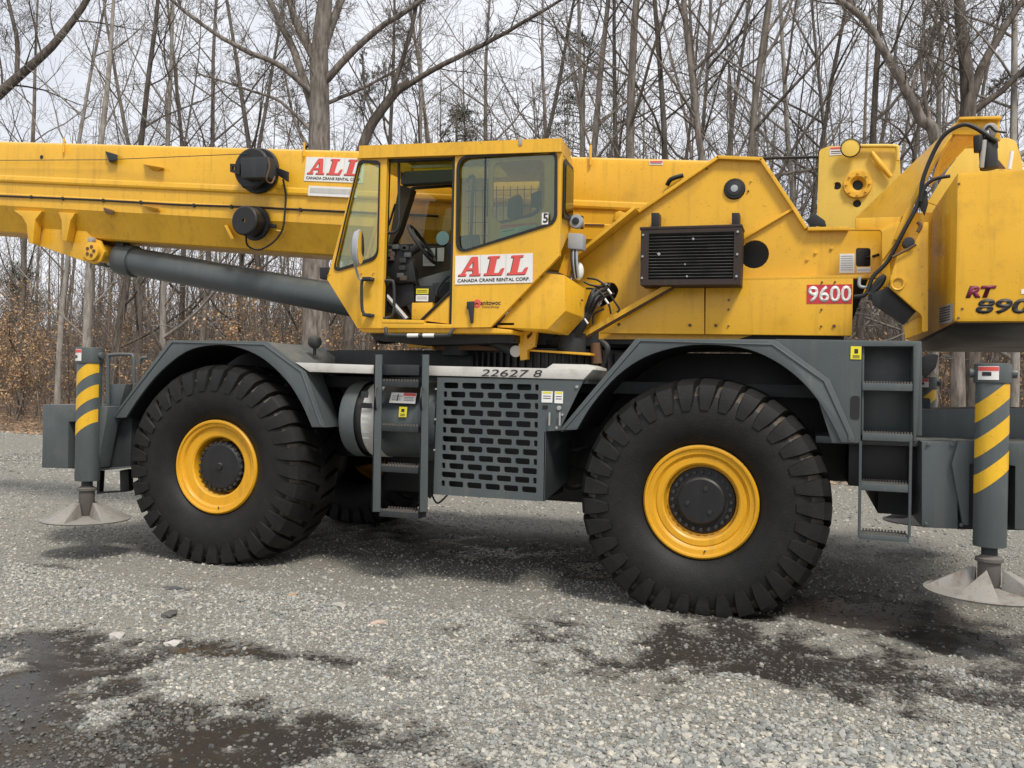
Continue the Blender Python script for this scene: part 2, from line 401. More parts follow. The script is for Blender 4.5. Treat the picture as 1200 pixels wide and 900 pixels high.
# ---- hydraulic tank lying behind the ladder
pc = q1(6, -1.28, 360, 352); zt = pc.z; xa = q1(6, -1.5, 190, 352).x; xb = q1(6, -1.5, 545, 352).x
bm = bmesh.new(); lathe(bm, [(.05, xa-.02), (.24, xa-.015), (.305, xa+.02), (.325, xa+.06), (.325, xa+.17)], (0, -1.28, zt), 40, 'X'); tk = done(bm, 'hydraulic_tank', 'grey', crane)
bm = bmesh.new(); lathe(bm, [(.300, xa+.16), (.300, xa+.26)], (0, -1.28, zt), 40, 'X'); done(bm, 'tank_gap', 'black', tk)
bm = bmesh.new(); lathe(bm, [(.318, xa+.235), (.322, xa+.24), (.322, xa+.37), (.318, xa+.375)], (0, -1.28, zt), 40, 'X'); done(bm, 'tank_band', 'aluminium', tk)
bm = bmesh.new(); lathe(bm, [(.300, xa+.35), (.315, xa+.36), (.315, xb-.16), (.27, xb-.155)], (0, -1.28, zt), 40, 'X'); done(bm, 'tank_barrel', 'grey', tk)
bm = bmesh.new(); lathe(bm, [(.28, xb-.16), (.34, xb-.15), (.34, xb+.02), (.28, xb+.03)], (0, -1.28, zt), 40, 'X'); done(bm, 'tank_end', 'grey', tk)
def sticker(name, k, Y, c, mat, parent, inner=None, th=.004, lines=()):
    P = q(k, Y, *c); o = plate(name, P, th, mat, parent, bev=0)
    for (u0, v0, u1, v1, mm) in lines:
        def uv(u, v): return P[0].lerp(P[1], u).lerp(P[3].lerp(P[2], u), v)+Vector((0, -.0015, 0))
        plate('print', [uv(u0, v0), uv(u1, v0), uv(u1, v1), uv(u0, v1)], .001, mm, parent, bev=0)
    return o
LN = [(.08, .3, .45, .36, 'ink'), (.08, .5, .4, .55, 'ink'), (.08, .68, .42, .73, 'ink'), (.55, .42, .92, .46, 'ink'), (.55, .56, .9, .6, 'ink'), (.55, .7, .92, .74, 'ink')]
sticker('warning_sticker', 6, -1.615, [(376, 252), (468, 255), (462, 294), (366, 290)], 'white_sticker', tk, lines=LN+[(.5, .02, .98, .30, 'pink_red'), (.27, .15, .31, .8, 'ink')])
sticker('warning_sticker', 6, -1.612, [(404, 305), (433, 306), (430, 344), (401, 343)], 'sticker_yellow', tk, lines=[(.3, .2, .7, .5, 'ink'), (.2, .68, .8, .74, 'ink'), (.2, .82, .8, .88, 'ink')])
sticker('tank_gauge', 6, -1.622, [(262, 290), (302, 292), (302, 312), (262, 310)], 'black', tk)
sticker('tank_gauge', 6, -1.622, [(264, 248), (290, 248), (288, 272), (262, 272)], 'dark_grey', tk)
for y in (330, 352, 374, 396, 418):
    sticker('print', 6, -1.622, [(268, y), (292, y+1), (292, y+5), (268, y+4)], 'lamp_grey', tk, th=.002)

# ---- boarding ladder
ld = empty('ladder', (0, 0, 0), crane)
for a, c in (((312, 112), (302, 694)), ((486, 112), (476, 694))):
    P = q(6, -1.70, a, (a[0]+27, a[1]), (c[0]+31, c[1]), c)
    plate('rail', [P[0], P[1], P[2], P[3]], .012, 'grey', ld, bev=.003)
    plate('rail_web', [P[0], P[0]+Vector((.012, 0, 0)), P[3]+Vector((.012, 0, 0)), P[3]], .13, 'grey', ld, bev=.003)
def rung(k, Yn, xl, xr, y, wd=.16, mat='dark_grey', par=None, h=.05, n=13):
    a = q1(k, Yn, xl, y); b_ = q1(k, Yn, xr, y+(xr-xl)*.012); par = par or ld; zt_ = a.z
    o = box('rung', a.x, b_.x, Yn, Yn+wd, zt_-h, zt_, mat, par, .003)
    bm = bmesh.new()
    for i in range(n):                                              # punched grip teeth
        x = a.x+(b_.x-a.x)*(i+.5)/n; hw = (b_.x-a.x)/n*.28
        for yy in (Yn+.004, Yn+wd-.016): bbox(bm, x-hw, x+hw, yy, yy+.012, zt_-.001, zt_+.014)
    tag(done(bm, 'grip_teeth', 'worn_steel', o, 0), kind='stuff')
for y in (208, 372, 522, 688): rung(6, -1.69, 330, 474, y)
box('top_step', q1(6, -1.66, 336, 150).x, q1(6, -1.66, 478, 150).x, -1.66, -1.45, q1(6, -1.66, 400, 188).z, q1(6, -1.66, 400, 150).z, 'dark_grey', ld)
for x in (318, 487):
    P = q(6, -1.73, (x, 235), (x-6, 310), (x+4, 312), (x+8, 240)); tube('grab_loop', curve([q1(6, -1.71, x, 235), q1(6, -1.78, x-4, 275), q1(6, -1.71, x-2, 316)]), .009, 'black', ld)

# ---- grille door of the cooler bay, with real slots
def grille():
    TL, TR, BR, BL = (562, 209), (927, 217), (918, 632), (552, 604); W = 5.4; Yg = -1.62
    def uv(u, v):
        a = (TL[0]+(TR[0]-TL[0])*u, TL[1]+(TR[1]-TL[1])*u); b_ = (BL[0]+(BR[0]-BL[0])*u, BL[1]+(BR[1]-BL[1])*u)
        return q1(6, Yg, a[0]+(b_[0]-a[0])*v, a[1]+(b_[1]-a[1])*v)
    bm = bmesh.new()
    for r_ in range(12):
        w_ = [1]*5+[.4] if r_ % 2 == 0 else [.4]+[1]*5; x = 0; v0, v1 = r_/12, (r_+1)/12
        for c in w_:
            u0, u1 = x/W, (x+c)/W; x += c; g = .105/W; h = .17/12
            C = [bm.verts.new(uv(*p)) for p in ((u0, v0), (u1, v0), (u1, v1), (u0, v1))]
            H = [bm.verts.new(p) for p in rrect([uv(u0+g, v0+h), uv(u1-g, v0+h), uv(u1-g, v1-h), uv(u0+g, v1-h)], 2, .28)]
            for i in range(4):
                for j in range(2): bm.faces.new((C[i], H[i*3+j], H[i*3+j+1]))
                bm.faces.new((C[i], H[i*3+2], H[(i*3+3) % 12], C[(i+1) % 4]))
    o = q(6, Yg, (545, 196), (1086, 207), (996, 393), (946, 396), (942, 656), (530, 629))
    c = [uv(0, 0), uv(1, 0), uv(1, 1), uv(0, 1)]
    tr = q1(6, Yg, 950, 204)
    for f in ((o[0], tr, c[1], c[0]), (tr, o[3], o[4], c[2], c[1]), (o[4], o[5], c[3], c[2]), (o[5], o[0], c[0], c[3]), (tr, o[1], o[2], o[3])): bm.faces.new([bm.verts.new(p) for p in f])
    bmesh.ops.remove_doubles(bm, verts=bm.verts, dist=.0008)
    fs = list(bm.faces); g = bmesh.ops.extrude_face_region(bm, geom=fs, use_keep_orig=True); bmesh.ops.translate(bm, vec=(0, .018, 0), verts=[v for v in g['geom'] if isinstance(v, bmesh.types.BMVert)])
    return done(bm, 'grille_door', 'grey', crane, 0, 1, 20)
gp = grille()
pr = q(6, -1.62, (946, 396), (942, 656)); 
plate('grille_side', [pr[0], pr[1], pr[1]+Vector((.05, .55, .12)), pr[0]+Vector((.05, .55, 0))], (-.015, 0, 0), 'dark_grey', crane)
P = q(6, -1.59, (548, 200), (940, 212), (936, 650), (536, 622)); plate('radiator_core', [p+Vector((0, .1, 0)) for p in P], .3, 'black', crane)
hull('cooler_bay', [p+Vector((0, .16, 0)) for p in P]+[p+Vector((0, .6, 0)) for p in P], 'dark_grey', crane)
bm = bmesh.new(); bbox(bm, P[0].x, P[1].x+.35, -1.6, -.75, P[0].z-.02, P[0].z+.01); done(bm, 'bay_top', 'dark_grey', crane)
sticker('warning_sticker', 6, -1.626, [(931, 247), (972, 248), (970, 290), (930, 289)], 'white_sticker', gp, lines=[(.1, .04, .9, .2, 'sticker_yellow'), (.15, .4, .85, .46, 'ink'), (.15, .6, .85, .66, 'ink')])
sticker('warning_sticker', 6, -1.626, [(979, 248), (1010, 249), (1009, 293), (978, 292)], 'white_sticker', gp, lines=[(.1, .04, .9, .2, 'sticker_yellow'), (.15, .4, .85, .46, 'ink'), (.15, .6, .85, .66, 'ink')])
for (x, y, r_) in ((996, 310, .018), (1062, 232, .012), (988, 383, .012), (1008, 335, .010), (541, 240, .008), (538, 352, .008), (535, 465, .008)):
    c = q1(6, -1.62, x, y); cyl('bolt', c+Vector((0, -.014, 0)), c, r_, 'steel', gp, 10, .002)
for x in (962, 1000): c = q1(6, -1.63, x, 350); tube('latch_pin', [c+Vector((0, -.02, .05)), c+Vector((0, -.02, -.05))], .008, 'steel', gp)
sticker('name_plate', 6, -1.626, [(934, 300), (953, 300), (952, 313), (934, 313)], 'black', gp)
tube('drain_hose', curve([q1(6, -1.5, 522, 625), q1(6, -1.5, 545, 662), q1(6, -1.5, 582, 632)]), .008, 'black', crane)
for y, dx in ((455, 0), (590, 20)):
    tube('hydraulic_hose', curve([q1(6, -1.1, 980+dx, y-10), q1(6, -1.0, 1040, y+15), q1(6, -.9, 1100, y)]), .022, 'black', crane)

# ---- rear body side with the step recess
bs = plate('rear_body_side', q(8, -1.60, (-136, 46), (316, 52), (300, 362), (292, 362), (292, 68), (133, 68), (128, 368), (40, 368), (-5, 230), (-70, 120)), .03, 'grey', crane, bev=.004)
P = q(8, -1.57, (133, 66), (294, 66), (294, 345), (130, 345))
plate('recess_back', [p+Vector((0, .25, 0)) for p in P], .02, 'grey', bs)
plate('recess_side', [P[0], P[0]+Vector((.015, 0, 0)), P[3]+Vector((.015, 0, 0)), P[3]], .27, 'grey', bs)
plate('recess_side', [P[1]+Vector((-.005, 0, 0)), P[1]+Vector((.05, 0, 0)), P[2]+Vector((.05, 0, 0)), P[2]+Vector((-.005, 0, 0))], .75, 'grey', bs)
a, b_ = q(8, -1.57, (-60, 50), (314, 52)); box('body_top', a.x, b_.x+.01, -1.57, -.6, b_.z-.04, b_.z-.004, 'grey', bs)
for y, dp in ((182, .22), (337, .22)): rung(8, -1.6, 134, 290, y, dp, 'grey', bs, .05, 17)
plate('recess_slot', rrect(q(8, -1.606, (98, 222), (126, 222), (124, 296), (97, 292)), 4, .35), .01, 'black', bs, bev=0)
sticker('warning_sticker', 8, -1.606, [(98, 68), (131, 69), (130, 109), (97, 108)], 'sticker_yellow', bs, lines=[(.35, .2, .7, .55, 'ink'), (.2, .7, .85, .78, 'ink'), (.2, .85, .85, .9, 'ink')])
rl = empty('rear_ladder', (0, 0, 0), crane)
for a, c in ((128, 124), (284, 279)):
    tube('rail', [q1(8, -1.6, a, 362), q1(8, -1.6, c, 660)], .010, 'grey', rl, 6)
    tube('rail', [q1(8, -1.38, a, 366), q1(8, -1.38, c, 652)], .010, 'grey', rl, 6)
rung(8, -1.6, 130, 282, 492, .2, 'grey', rl, .05, 17); rung(8, -1.6, 126, 279, 650, .2, 'grey', rl, .035, 15)
P = q(8, -1.3, (92, 368), (318, 366), (316, 520), (90, 500)); hull('rear_frame_block', P+[p+Vector((0, .9, 0)) for p in P], 'black', crane)
hull('tail_lamp_guard', q(8, -1.35, (318, 100), (345, 90), (370, 95), (362, 135), (330, 166), (318, 160))+q(8, -1.2, (318, 100), (345, 90), (370, 95), (362, 135), (330, 166), (318, 160)), 'black', crane, .01)

# ---- outriggers
def jack(k, xm_t, xm_b, ytop, ycap, ystripe, ybot, yrod, ypad, Y=-1.75, rr=.102, pr_=.46, spin=0):
    o = empty('outrigger', (0, 0, 0), crane)
    T = q1(k, Y, xm_t, ytop); B = q1(k, Y, xm_b, ybot); X, zb = (T.x+B.x)/2, B.z
    zc = q1(k, Y, xm_t, ycap).z; zs = q1(k, Y, xm_t, ystripe).z; zp = q1(k, Y, xm_b, ypad).z
    cyl('jack_tube', (X, Y, zb), (X, Y, T.z-.01), rr, 'grey', o, 32, .008)
    cyl('jack_cap', (X, Y, zc), (X, Y, T.z), rr+.012, 'grey', o, 32, .01)
    for s in (-1, 1): cyl('cap_pin', (X+s*(rr+.005), Y, (zc+T.z)/2), (X+s*(rr+.04), Y, (zc+T.z)/2), .03, 'grey', o, 12, .004)
    # slanted hazard stripes wrapped round the tube
    for i in range(3):
        bm = bmesh.new(); n_ = 24; prev = None; hs = (zc-zs)/5.35
        for j in range(n_+1):
            t = math.pi*(1.0+j/n_); u = (math.cos(t)*.5+.5)
            base = zc - hs*(1.15+2*i) + u*hs*1.5 - hs*.75 + hs*.2
            lo, hi = base-hs*.55+.0, base+hs*.5
            hi = min(hi, zc-.002); lo = min(lo, zc-.004)
            p = [bm.verts.new((X+(rr+.0015)*math.cos(t), Y+(rr+.0015)*math.sin(t), z)) for z in (lo, hi)]
            if prev: bm.faces.new((prev[0], p[0], p[1], prev[1]))
            prev = p
        done(bm, 'hazard_stripe', 'stripe_yellow', o)
    def wrap(nm, a0, a1, z0, z1, rad, mat):
        bm = bmesh.new(); prev = None
        for j in range(9):
            t = R(a0+(a1-a0)*j/8); p = [bm.verts.new((X+rad*math.cos(t), Y+rad*math.sin(t), z)) for z in (z0, z1)]
            if prev: bm.faces.new((prev[0], p[0], p[1], prev[1]))
            prev = p
        done(bm, nm, mat, o)
    wrap('warning_sticker', 212, 278, zc+.02, T.z-.02, rr+.0145, 'white_sticker'); wrap('print', 213, 277, T.z-.05, T.z-.024, rr+.016, 'pink_red'); wrap('print', 228, 256, zc+.045, zc+.07, rr+.016, 'ink')
    zr = q1(k, Y, xm_b, yrod).z
    cyl('jack_rod', (X, Y, zr-.1), (X, Y, zb+.05), .048, 'dark_grey', o, 20, .004)
    bm = bmesh.new(); lathe(bm, [(.05, zp+.02), (.068, zp+.05), (.068, zr-.05), (.085, zr-.045), (.085, zr-.025), (.06, zr-.015), (.045, zr)], (X, Y, 0), 20, 'Z'); done(bm, 'foot_socket', 'worn_steel', o)
    bm = bmesh.new(); lathe(bm, [(pr_*.98, zp-.012), (pr_, zp), (pr_*.97, zp+.004), (pr_*.55, zp+.012), (.07, zp+.03), (.02, zp+.03)], (X, Y, 0), 40, 'Z'); 
    bm.faces.new([v for v in bm.verts][:40]); fl = done(bm, 'float_pad', 'pad_steel', o)
    for i in range(4):                                              # folded gussets
        t = spin+2*math.pi*i/4; d = Vector((math.cos(t), math.sin(t), 0)); s = Vector((-d.y, d.x, 0)); c = Vector((X, Y, zp))
        hull('gusset', [c+d*pr_*.93+s*.13, c+d*pr_*.93-s*.13, c+d*.08+s*.05, c+d*.08-s*.05, c+d*.075+Vector((0, 0, .15)), c+d*.12+Vector((0, 0, .145)), c+d*pr_*.6+Vector((0, 0, .062))], 'pad_steel', fl, .003)
    return o, X, zb, T.z
oj1, X1, zb1, zt1 = jack(13, 268, 256, 30, 106, 420, 668, 690, 850, spin=R(-95), pr_=.38, rr=.106)
oj2, X2, zb2, zt2 = jack(8, 541, 526, 122, 183, 478, 688, 712, 828, spin=R(-110), pr_=.385, rr=.098)
# far-side jacks
for src, sx in ((oj1, 0), (oj2, 0)):
    c = src.copy(); COL.objects.link(c); c.location = (sx, 3.5, -.02)
    def cp(o, par):
        for h in [x for x in bpy.data.objects if x.parent == o]:
            d = h.copy(); COL.objects.link(d); d.parent = par; cp(h, d)
    cp(src, c)
# housings that carry the jacks
ob = empty('outrigger_box', (0, 0, 0), crane)
P = q(13, -1.72, (45, 302), (208, 304), (208, 385), (165, 386), (162, 610), (35, 606)); plate('bracket', P, .16, 'grey', ob, bev=.01)
P = q(13, -1.72, (276, 310), (352, 312), (346, 378), (300, 606), (276, 610)); plate('bracket', P, .16, 'grey', ob, bev=.008)
P = q(13, -1.52, (40, 302), (210, 306), (205, 612), (38, 606)); plate('box_face', P, .5, 'grey', ob, bev=.01)
P = q(13, -1.5, (205, 312), (470, 316), (460, 606), (205, 612)); plate('box_face', P, .6, 'dark_grey', ob, bev=.01)
P = q(13, -1.55, (262, 614), (462, 600), (462, 606), (262, 626)); plate('box_lip', P, .1, 'grey', ob)
box('outrigger_beam', -3.75, -3.05, -1.1, 1.5, .95, 1.45, 'grey', ob, .01)
P = q(13, -1.3, (300, 622), (318, 622), (312, 722), (412, 716), (410, 620), (452, 612), (456, 716), (440, 722), (300, 732)); plate('step_stirrup', P, .06, 'black', ob)
tube('grab_rail', curve([q1(13, -1.3, 355, 300), q1(13, -1.3, 356, 90), q1(13, -1.3, 372, 66), q1(13, -1.3, 455, 64), q1(13, -1.3, 476, 80), q1(13, -1.3, 478, 200)], 4), .018, 'grey', ob)
P = q(13, -1.28, (330, 300), (358, 205), (440, 205), (410, 310)); plate('rail_base', P, .1, 'grey', ob)
tube('grab_rail', curve([q1(13, -.6, 505, 110), q1(13, -.6, 515, 82), q1(13, -.6, 545, 78)], 4), .018, 'grey', ob)
ob = empty('outrigger_box', (0, 0, 0), crane)
P = q(8, -1.62, (318, 364), (430, 364), (430, 635), (318, 630)); plate('box_face', P, .6, 'grey', ob, bev=.008)
P = q(8, -1.66, (432, 362), (490, 362), (490, 430), (467, 434), (464, 624), (446, 622), (411, 432)); plate('bracket', P, .12, 'grey', ob, bev=.006)
P = q(8, -1.66, (584, 368), (680, 368), (670, 640), (606, 636), (608, 440), (584, 436)); plate('bracket', P, .3, 'grey', ob, bev=.006)
P = q(8, -1.5, (425, 366), (680, 366), (670, 640), (425, 636)); plate('box_face', P, .6, 'black', ob, bev=.01)
P = q(8, -.9, (310, 264), (640, 258), (640, 365), (300, 360)); plate('tail_box', P, .8, 'grey', ob, bev=.01)
for x, y in ((338, 372), (412, 374), (332, 618), (440, 622)):
    c = q1(8, -1.625 if x != 440 else -1.665, x, y); cyl('bolt', c+Vector((0, -.012, 0)), c, .012, 'grey', ob, 8, .002)
box('outrigger_beam', 3.35, 4.3, -1.0, 1.5, .75, 1.30, 'dark_grey', ob, .01)
box('rear_sill', 2.9, 4.4, -1.4, 1.4, 1.28, 1.33, 'grey', ob, .006)

# ---- far side: the same fenders, walkways and body sides, turned over the centre line
def mirror(o, par=None):
    c = o.copy(); COL.objects.link(c); c.parent = par or crane
    if par is None: c.scale = (1, -1, 1)
    for h in [x for x in bpy.data.objects if x.parent == o and x.name.split('.')[0] not in ('number_mark', 'warning_sticker', 'print')]: mirror(h, c)
for o in [x for x in bpy.data.objects if x.parent == crane and x.name.split('.')[0] in ('fender', 'walkway', 'inner_guard', 'rear_body_side', 'hydraulic_tank', 'cooler_bay', 'bay_top')]: mirror(o)
box('far_side_blocker', -.25, .95, 1.5, 1.62, .62, 1.72, 'grey', crane, .01)  # unseen box, added to keep light from under the chassis
box('deck_house', -1.35, .2, -.88, .88, 1.70, 1.95, 'dark_grey', crane, .02)
# ---- slewing ring
TX = .55
bm = bmesh.new(); lathe(bm, [(.98, 1.70), (1.0, 1.70), (1.0, 1.97), (.9, 1.97)], (TX, 0, 0), 72, 'Z')
for i in range(96):
    t = 2*math.pi*i/96; c, s = math.cos(t), math.sin(t); p = [bm.verts.new((TX+r_*c-u*s, r_*s+u*c, z)) for z in (1.74, 1.93) for (r_, u) in ((.99, -.016), (1.035, -.010), (1.035, .010), (.99, .016))]
    for f in ((0, 1, 5, 4), (1, 2, 6, 5), (2, 3, 7, 6), (4, 5, 6, 7), (3, 2, 1, 0)): bm.faces.new([p[j] for j in f])
done(bm, 'slewing_ring', 'black', crane)
bm = bmesh.new(); lathe(bm, [(.2, 2.0), (.95, 2.0), (.95, 2.12), (.2, 2.12)], (TX, 0, 0), 48, 'Z'); done(bm, 'turntable_plate', 'dark_grey', crane)
box('turntable_bed', -.6, 3.1, -.72, .72, 2.02, 2.14, 'dark_grey', crane)
for x, z, l in ((-.1, 1.9, .5), (.95, 1.92, .35)): cyl('slew_motor', (x, -.95, z), (x, -.95, z+l*.5), .12, 'dark_grey', crane, 16)

# ---- turntable sides
Y0 = -.75
tf = empty('turntable', (0, 0, 0), crane)
side = [(100, 830), (100, 560), (330, 372), (625, 166), (785, 173), (905, 352), (952, 427), (1180, 424), (1290, 424), (1290, 600), (1116, 604), (1112, 700), (700, 830)]
hl = [ring_pts(q1(3, Y0, 757, 521), .115), ring_pts(q1(3, Y0, 685, 284), .088), rrect(q(3, Y0, (1126, 498), (1180, 498), (1180, 566), (1126, 566)), 4, .2), rrect(q(14, Y0, (630, 405), (700, 405), (728, 450), (700, 510), (600, 560), (560, 470)), 3, .4)]
plate('side_plate', q(3, Y0, *side), .035, 'yellow', tf, holes=hl)
plate('side_plate', [p+Vector((0, 1.45, 0)) for p in q(3, Y0, *side)], .035, 'yellow', tf)
P = q(3, Y0+.3, (150, 800), (330, 440), (620, 230), (780, 240), (940, 440), (1180, 440), (1180, 590), (1100, 800)); plate('inner_works', P, .6, 'black', tf)
def flange(k, a, b_, wd, th=.028, Y=Y0, mat='yellow', nm='flange'):
    A, B = q(k, Y, a, b_); d = (B-A).normalized(); nrm = Vector((-d.z, 0, d.x))*th
    if nrm.z > 0: nrm = -nrm
    return plate(nm, [A+Vector((0, -wd, 0)), B+Vector((0, -wd, 0)), B+Vector((0, -wd, 0))+nrm, A+Vector((0, -wd, 0))+nrm], wd-.002, mat, tf, bev=.004)
flange(3, (110, 545), (335, 362), .20); flange(3, (335, 365), (625, 166), .05); flange(3, (623, 166), (787, 173), .05); flange(3, (787, 173), (905, 352), .05); flange(3, (905, 352), (952, 427), .06)
flange(3, (952, 427), (1100, 425), .06); flange(3, (902, 350), (713, 463), .035, .02); flange(3, (560, 612), (1290, 598), .09)
p3 = q(3, -.84, (192, 808), (445, 640), (575, 614), (575, 812)); plate('side_panel', p3, .05, 'yellow', tf, bev=.008)
p4 = q(3, -.84, (580, 614), (1117, 606), (1112, 818), (578, 812)); sp4 = plate('side_panel', p4, .05, 'yellow', tf, bev=.008)
tube('slanted_rail', [q1(3, -.92, 112, 828), q1(3, -.92, 460, 628)], .028, 'yellow', tf, 4); tube('slanted_rail', [q1(3, -.90, 130, 830), q1(3, -.90, 460, 640)], .02, 'rust', tf, 6)
for x, y, kk in ((265, 776, 3), (523, 779, 3), (617, 780, 3), (1047, 782, 3), (1001, 722, 3), (663, 722, 3), (664, 688, 3), (663, 782, 3), (1000, 783, 3), (1003, 623, 3), (1050, 622, 3), (980, 516, 3), (1038, 500, 3), (950, 540, 3), (745, 255, 3), (735, 292, 3), (585, 210, 3)):
    yy = -.84 if y > 605 else Y0; c = q1(kk, yy, x, y); r_ = .013 if x in (265, 523, 617, 1047, 980, 1038, 950) else .008
    cyl('bolt', c+Vector((0, -.014, 0)), c, r_, 'yellow' if x in (980, 1038, 950, 745) else 'rust', tf, 8, .002)
# number panel
P = q(3, -.843, (948, 632), (1113, 630), (1112, 700), (947, 701)); plate('number_panel', P, .003, 'red', sp4, bev=0)
na, nb_, nc = q(3, -.846, (952, 697), (1109, 697), (952, 636))
text('number', '9600', na, (1, 0, 0), (0, 0, 1), (nc-na).length, 'white_sticker', sp4, width=(nb_-na).length, bold=.022)
# data plates
sticker('data_plate', 3, Y0-.005, [(1067, 520), (1121, 519), (1121, 589), (1066, 589)], 'white_sticker', tf, lines=[(.1, .1+.12*i, .9, .14+.12*i, 'lamp_grey') for i in range(7)])
sticker('data_plate', 3, Y0-.005, [(1130, 569), (1180, 568), (1180, 587), (1130, 588)], 'white_sticker', tf, lines=[(.05, .3, .95, .4, 'lamp_grey'), (.05, .6, .95, .7, 'lamp_grey')])
c = q1(3, Y0, 685, 284); lw = cyl('work_lamp', c+Vector((0, -.02, 0)), c+Vector((0, .1, 0)), .082, 'black', tf, 28)
cyl('lamp_bulb', c+Vector((0, -.03, 0)), c+Vector((0, -.01, 0)), .03, 'lamp_grey', lw, 16); cyl('lamp_ring', c+Vector((0, -.026, 0)), c+Vector((0, -.015, 0)), .058, 'dark_grey', lw, 20)
# plug cap in the round hole, lever in the square one
tube('lever', [q1(4, Y0+.1, 345, 548), q1(4, Y0-.06, 388, 536)], .012, 'black', tf)
# oil cooler hung on the side
oc = empty('oil_cooler', (0, 0, 0), crane); YC = -1.08
P = q(3, YC, (345, 424), (711, 414), (706, 630), (342, 633))
I = q(3, YC, (374, 446), (684, 438), (680, 610), (371, 613))
fr_ = plate('cooler_frame', P, .26, 'rust', oc, holes=[I]); fr_.data.materials[0] = MAT['cooler'] if 'cooler' in MAT else paint('cooler', (.035, .024, .021), .6, (.10, .06, .04), .5, .3)
plate('cooler_core', [p+Vector((0, .05, 0)) for p in I], .1, 'black', oc, bev=0)
for i in range(15):
    t = (i+.5)/15; a = I[0].lerp(I[3], t); b_ = I[1].lerp(I[2], t); h_ = (I[0]-I[3]).length/15*.30
    plate('slat', [a+Vector((0, .004, h_)), b_+Vector((0, .004, h_)), b_+Vector((0, .03, -h_)), a+Vector((0, .03, -h_))], (0, .006, .004), 'dark_grey', oc, bev=0)
P2 = q(3, YC-.005, (340, 422), (713, 411), (713, 420), (340, 432)); plate('cooler_hood', P2, .27, 'cooler', oc)
for x in (396, 689):
    P = q(3, -.9, (x-14, 370), (x+14, 370), (x+14, 425), (x-14, 425)); plate('hanger', P, .12, 'black', oc)
for i, (x, y) in enumerate([(353, 452), (351, 530), (349, 608), (697, 440), (695, 522), (692, 602)]):
    c = q1(3, YC, x, y); cyl('bolt', c+Vector((0, -.012, 0)), c, .010, 'steel', oc, 8, .002)
# cooler dents and pale scuffs
for x, y, r_ in ((410, 520, .016), (535, 465, .012), (512, 601, .01), (505, 557, .008)):
    c = q1(3, YC+.002, x, y); hull('scuffed_fin', [c+Vector((r_*.9, .0, 0)), c+Vector((-r_, 0, r_*.3)), c+Vector((0, 0, -r_)), c+Vector((0, 0, r_*.8)), c+Vector((0, .01, 0))], 'lamp_grey', oc, 0)

# ---- rear hoist
hz = empty('hoist', (0, 0, 0), crane); YH = .12
op = q(4, YH, (180, 175), (186, 165), (215, 153), (450, 150), (462, 160), (466, 250), (480, 300), (420, 470), (185, 440), (172, 395))
hp = plate('hoist_plate', op, .035, 'pale_yellow', hz, holes=[ring_pts(q1(4, YH, 243, 293), .035, 14), ring_pts(q1(4, YH, 313, 355), .035, 14), ring_pts(q1(4, YH, 318, 289), .05, 14)])
plate('hoist_plate', [p+Vector((0, .7, 0)) for p in op], .035, 'pale_yellow', hz)
c = q1(4, YH, 315, 290); bm = bmesh.new(); lathe(bm, [(.045, .02), (.06, -.02), (.072, -.035), (.116, -.035), (.122, 0)], c, 28, 'Y')
done(bm, 'bearing_flange', 'yellow', hz)
for i in range(8):
    t = 2*math.pi*i/8; d = c+Vector((.095*math.cos(t), -.034, .095*math.sin(t))); cyl('bolt', d+Vector((0, -.016, 0)), d, .011, 'yellow', hz, 6, 0)
cyl('drum', c+Vector((0, .03, 0)), c+Vector((0, .68, 0)), .19, 'dark_grey', hz, 24)
op2 = q(4, .18, (560, 350), (640, 225), (715, 130), (845, 124), (872, 136), (896, 214), (896, 260), (700, 400))
plate('hoist_plate', op2, .035, 'pale_yellow', hz); plate('hoist_plate', [p+Vector((0, .6, 0)) for p in op2], .035, 'pale_yellow', hz)
tube('hoist_rail', curve([q1(4, .08, 305, 154), q1(4, .08, 440, 154), q1(4, .08, 455, 165), q1(4, .08, 456, 205)], 4), .018, 'pale_yellow', hz)
tube('spring_arm', [q1(4, .08, 365, 175), q1(4, .08, 392, 215), q1(4, .08, 432, 262)], [.016, .03, .02], 'yellow', hz)
c = q1(4, .03, 290, 160); bm = bmesh.new(); lathe(bm, [(.076, -.01), (.084, 0), (.076, .02)], c, 28, 'Y'); mr = done(bm, 'hoist_ring', 'black', hz)
cyl('mirror_glass', c+Vector((0, -.004, 0)), c+Vector((0, .01, 0)), .075, 'pale_yellow', mr, 28, .002);  # yellow fill, no mirror: stands for the plate seen through the ring
sticker('warning_sticker', 4, YH-.004, [(217, 157), (261, 155), (260, 184), (216, 187)], 'white_sticker', hz, lines=[(.05, .05, .95, .3, 'pink_red'), (.1, .5, .9, .6, 'ink'), (.1, .75, .9, .82, 'ink')])
tube('hoist_rope', [q1(4, .25, 178, 192), q1(4, .25, -95, 198)], .014, 'black', hz, 6)
tube('hook_pin', [q1(4, .1, 858, 172), q1(4, .1, 848, 235)], .016, 'white_sticker', hz)
hull('hoist_foot', q(4, .0, (130, 415), (165, 390), (200, 415), (205, 435), (150, 435))+q(4, .3, (130, 415), (165, 390), (200, 415), (205, 435), (150, 435)), 'dark_grey', hz)

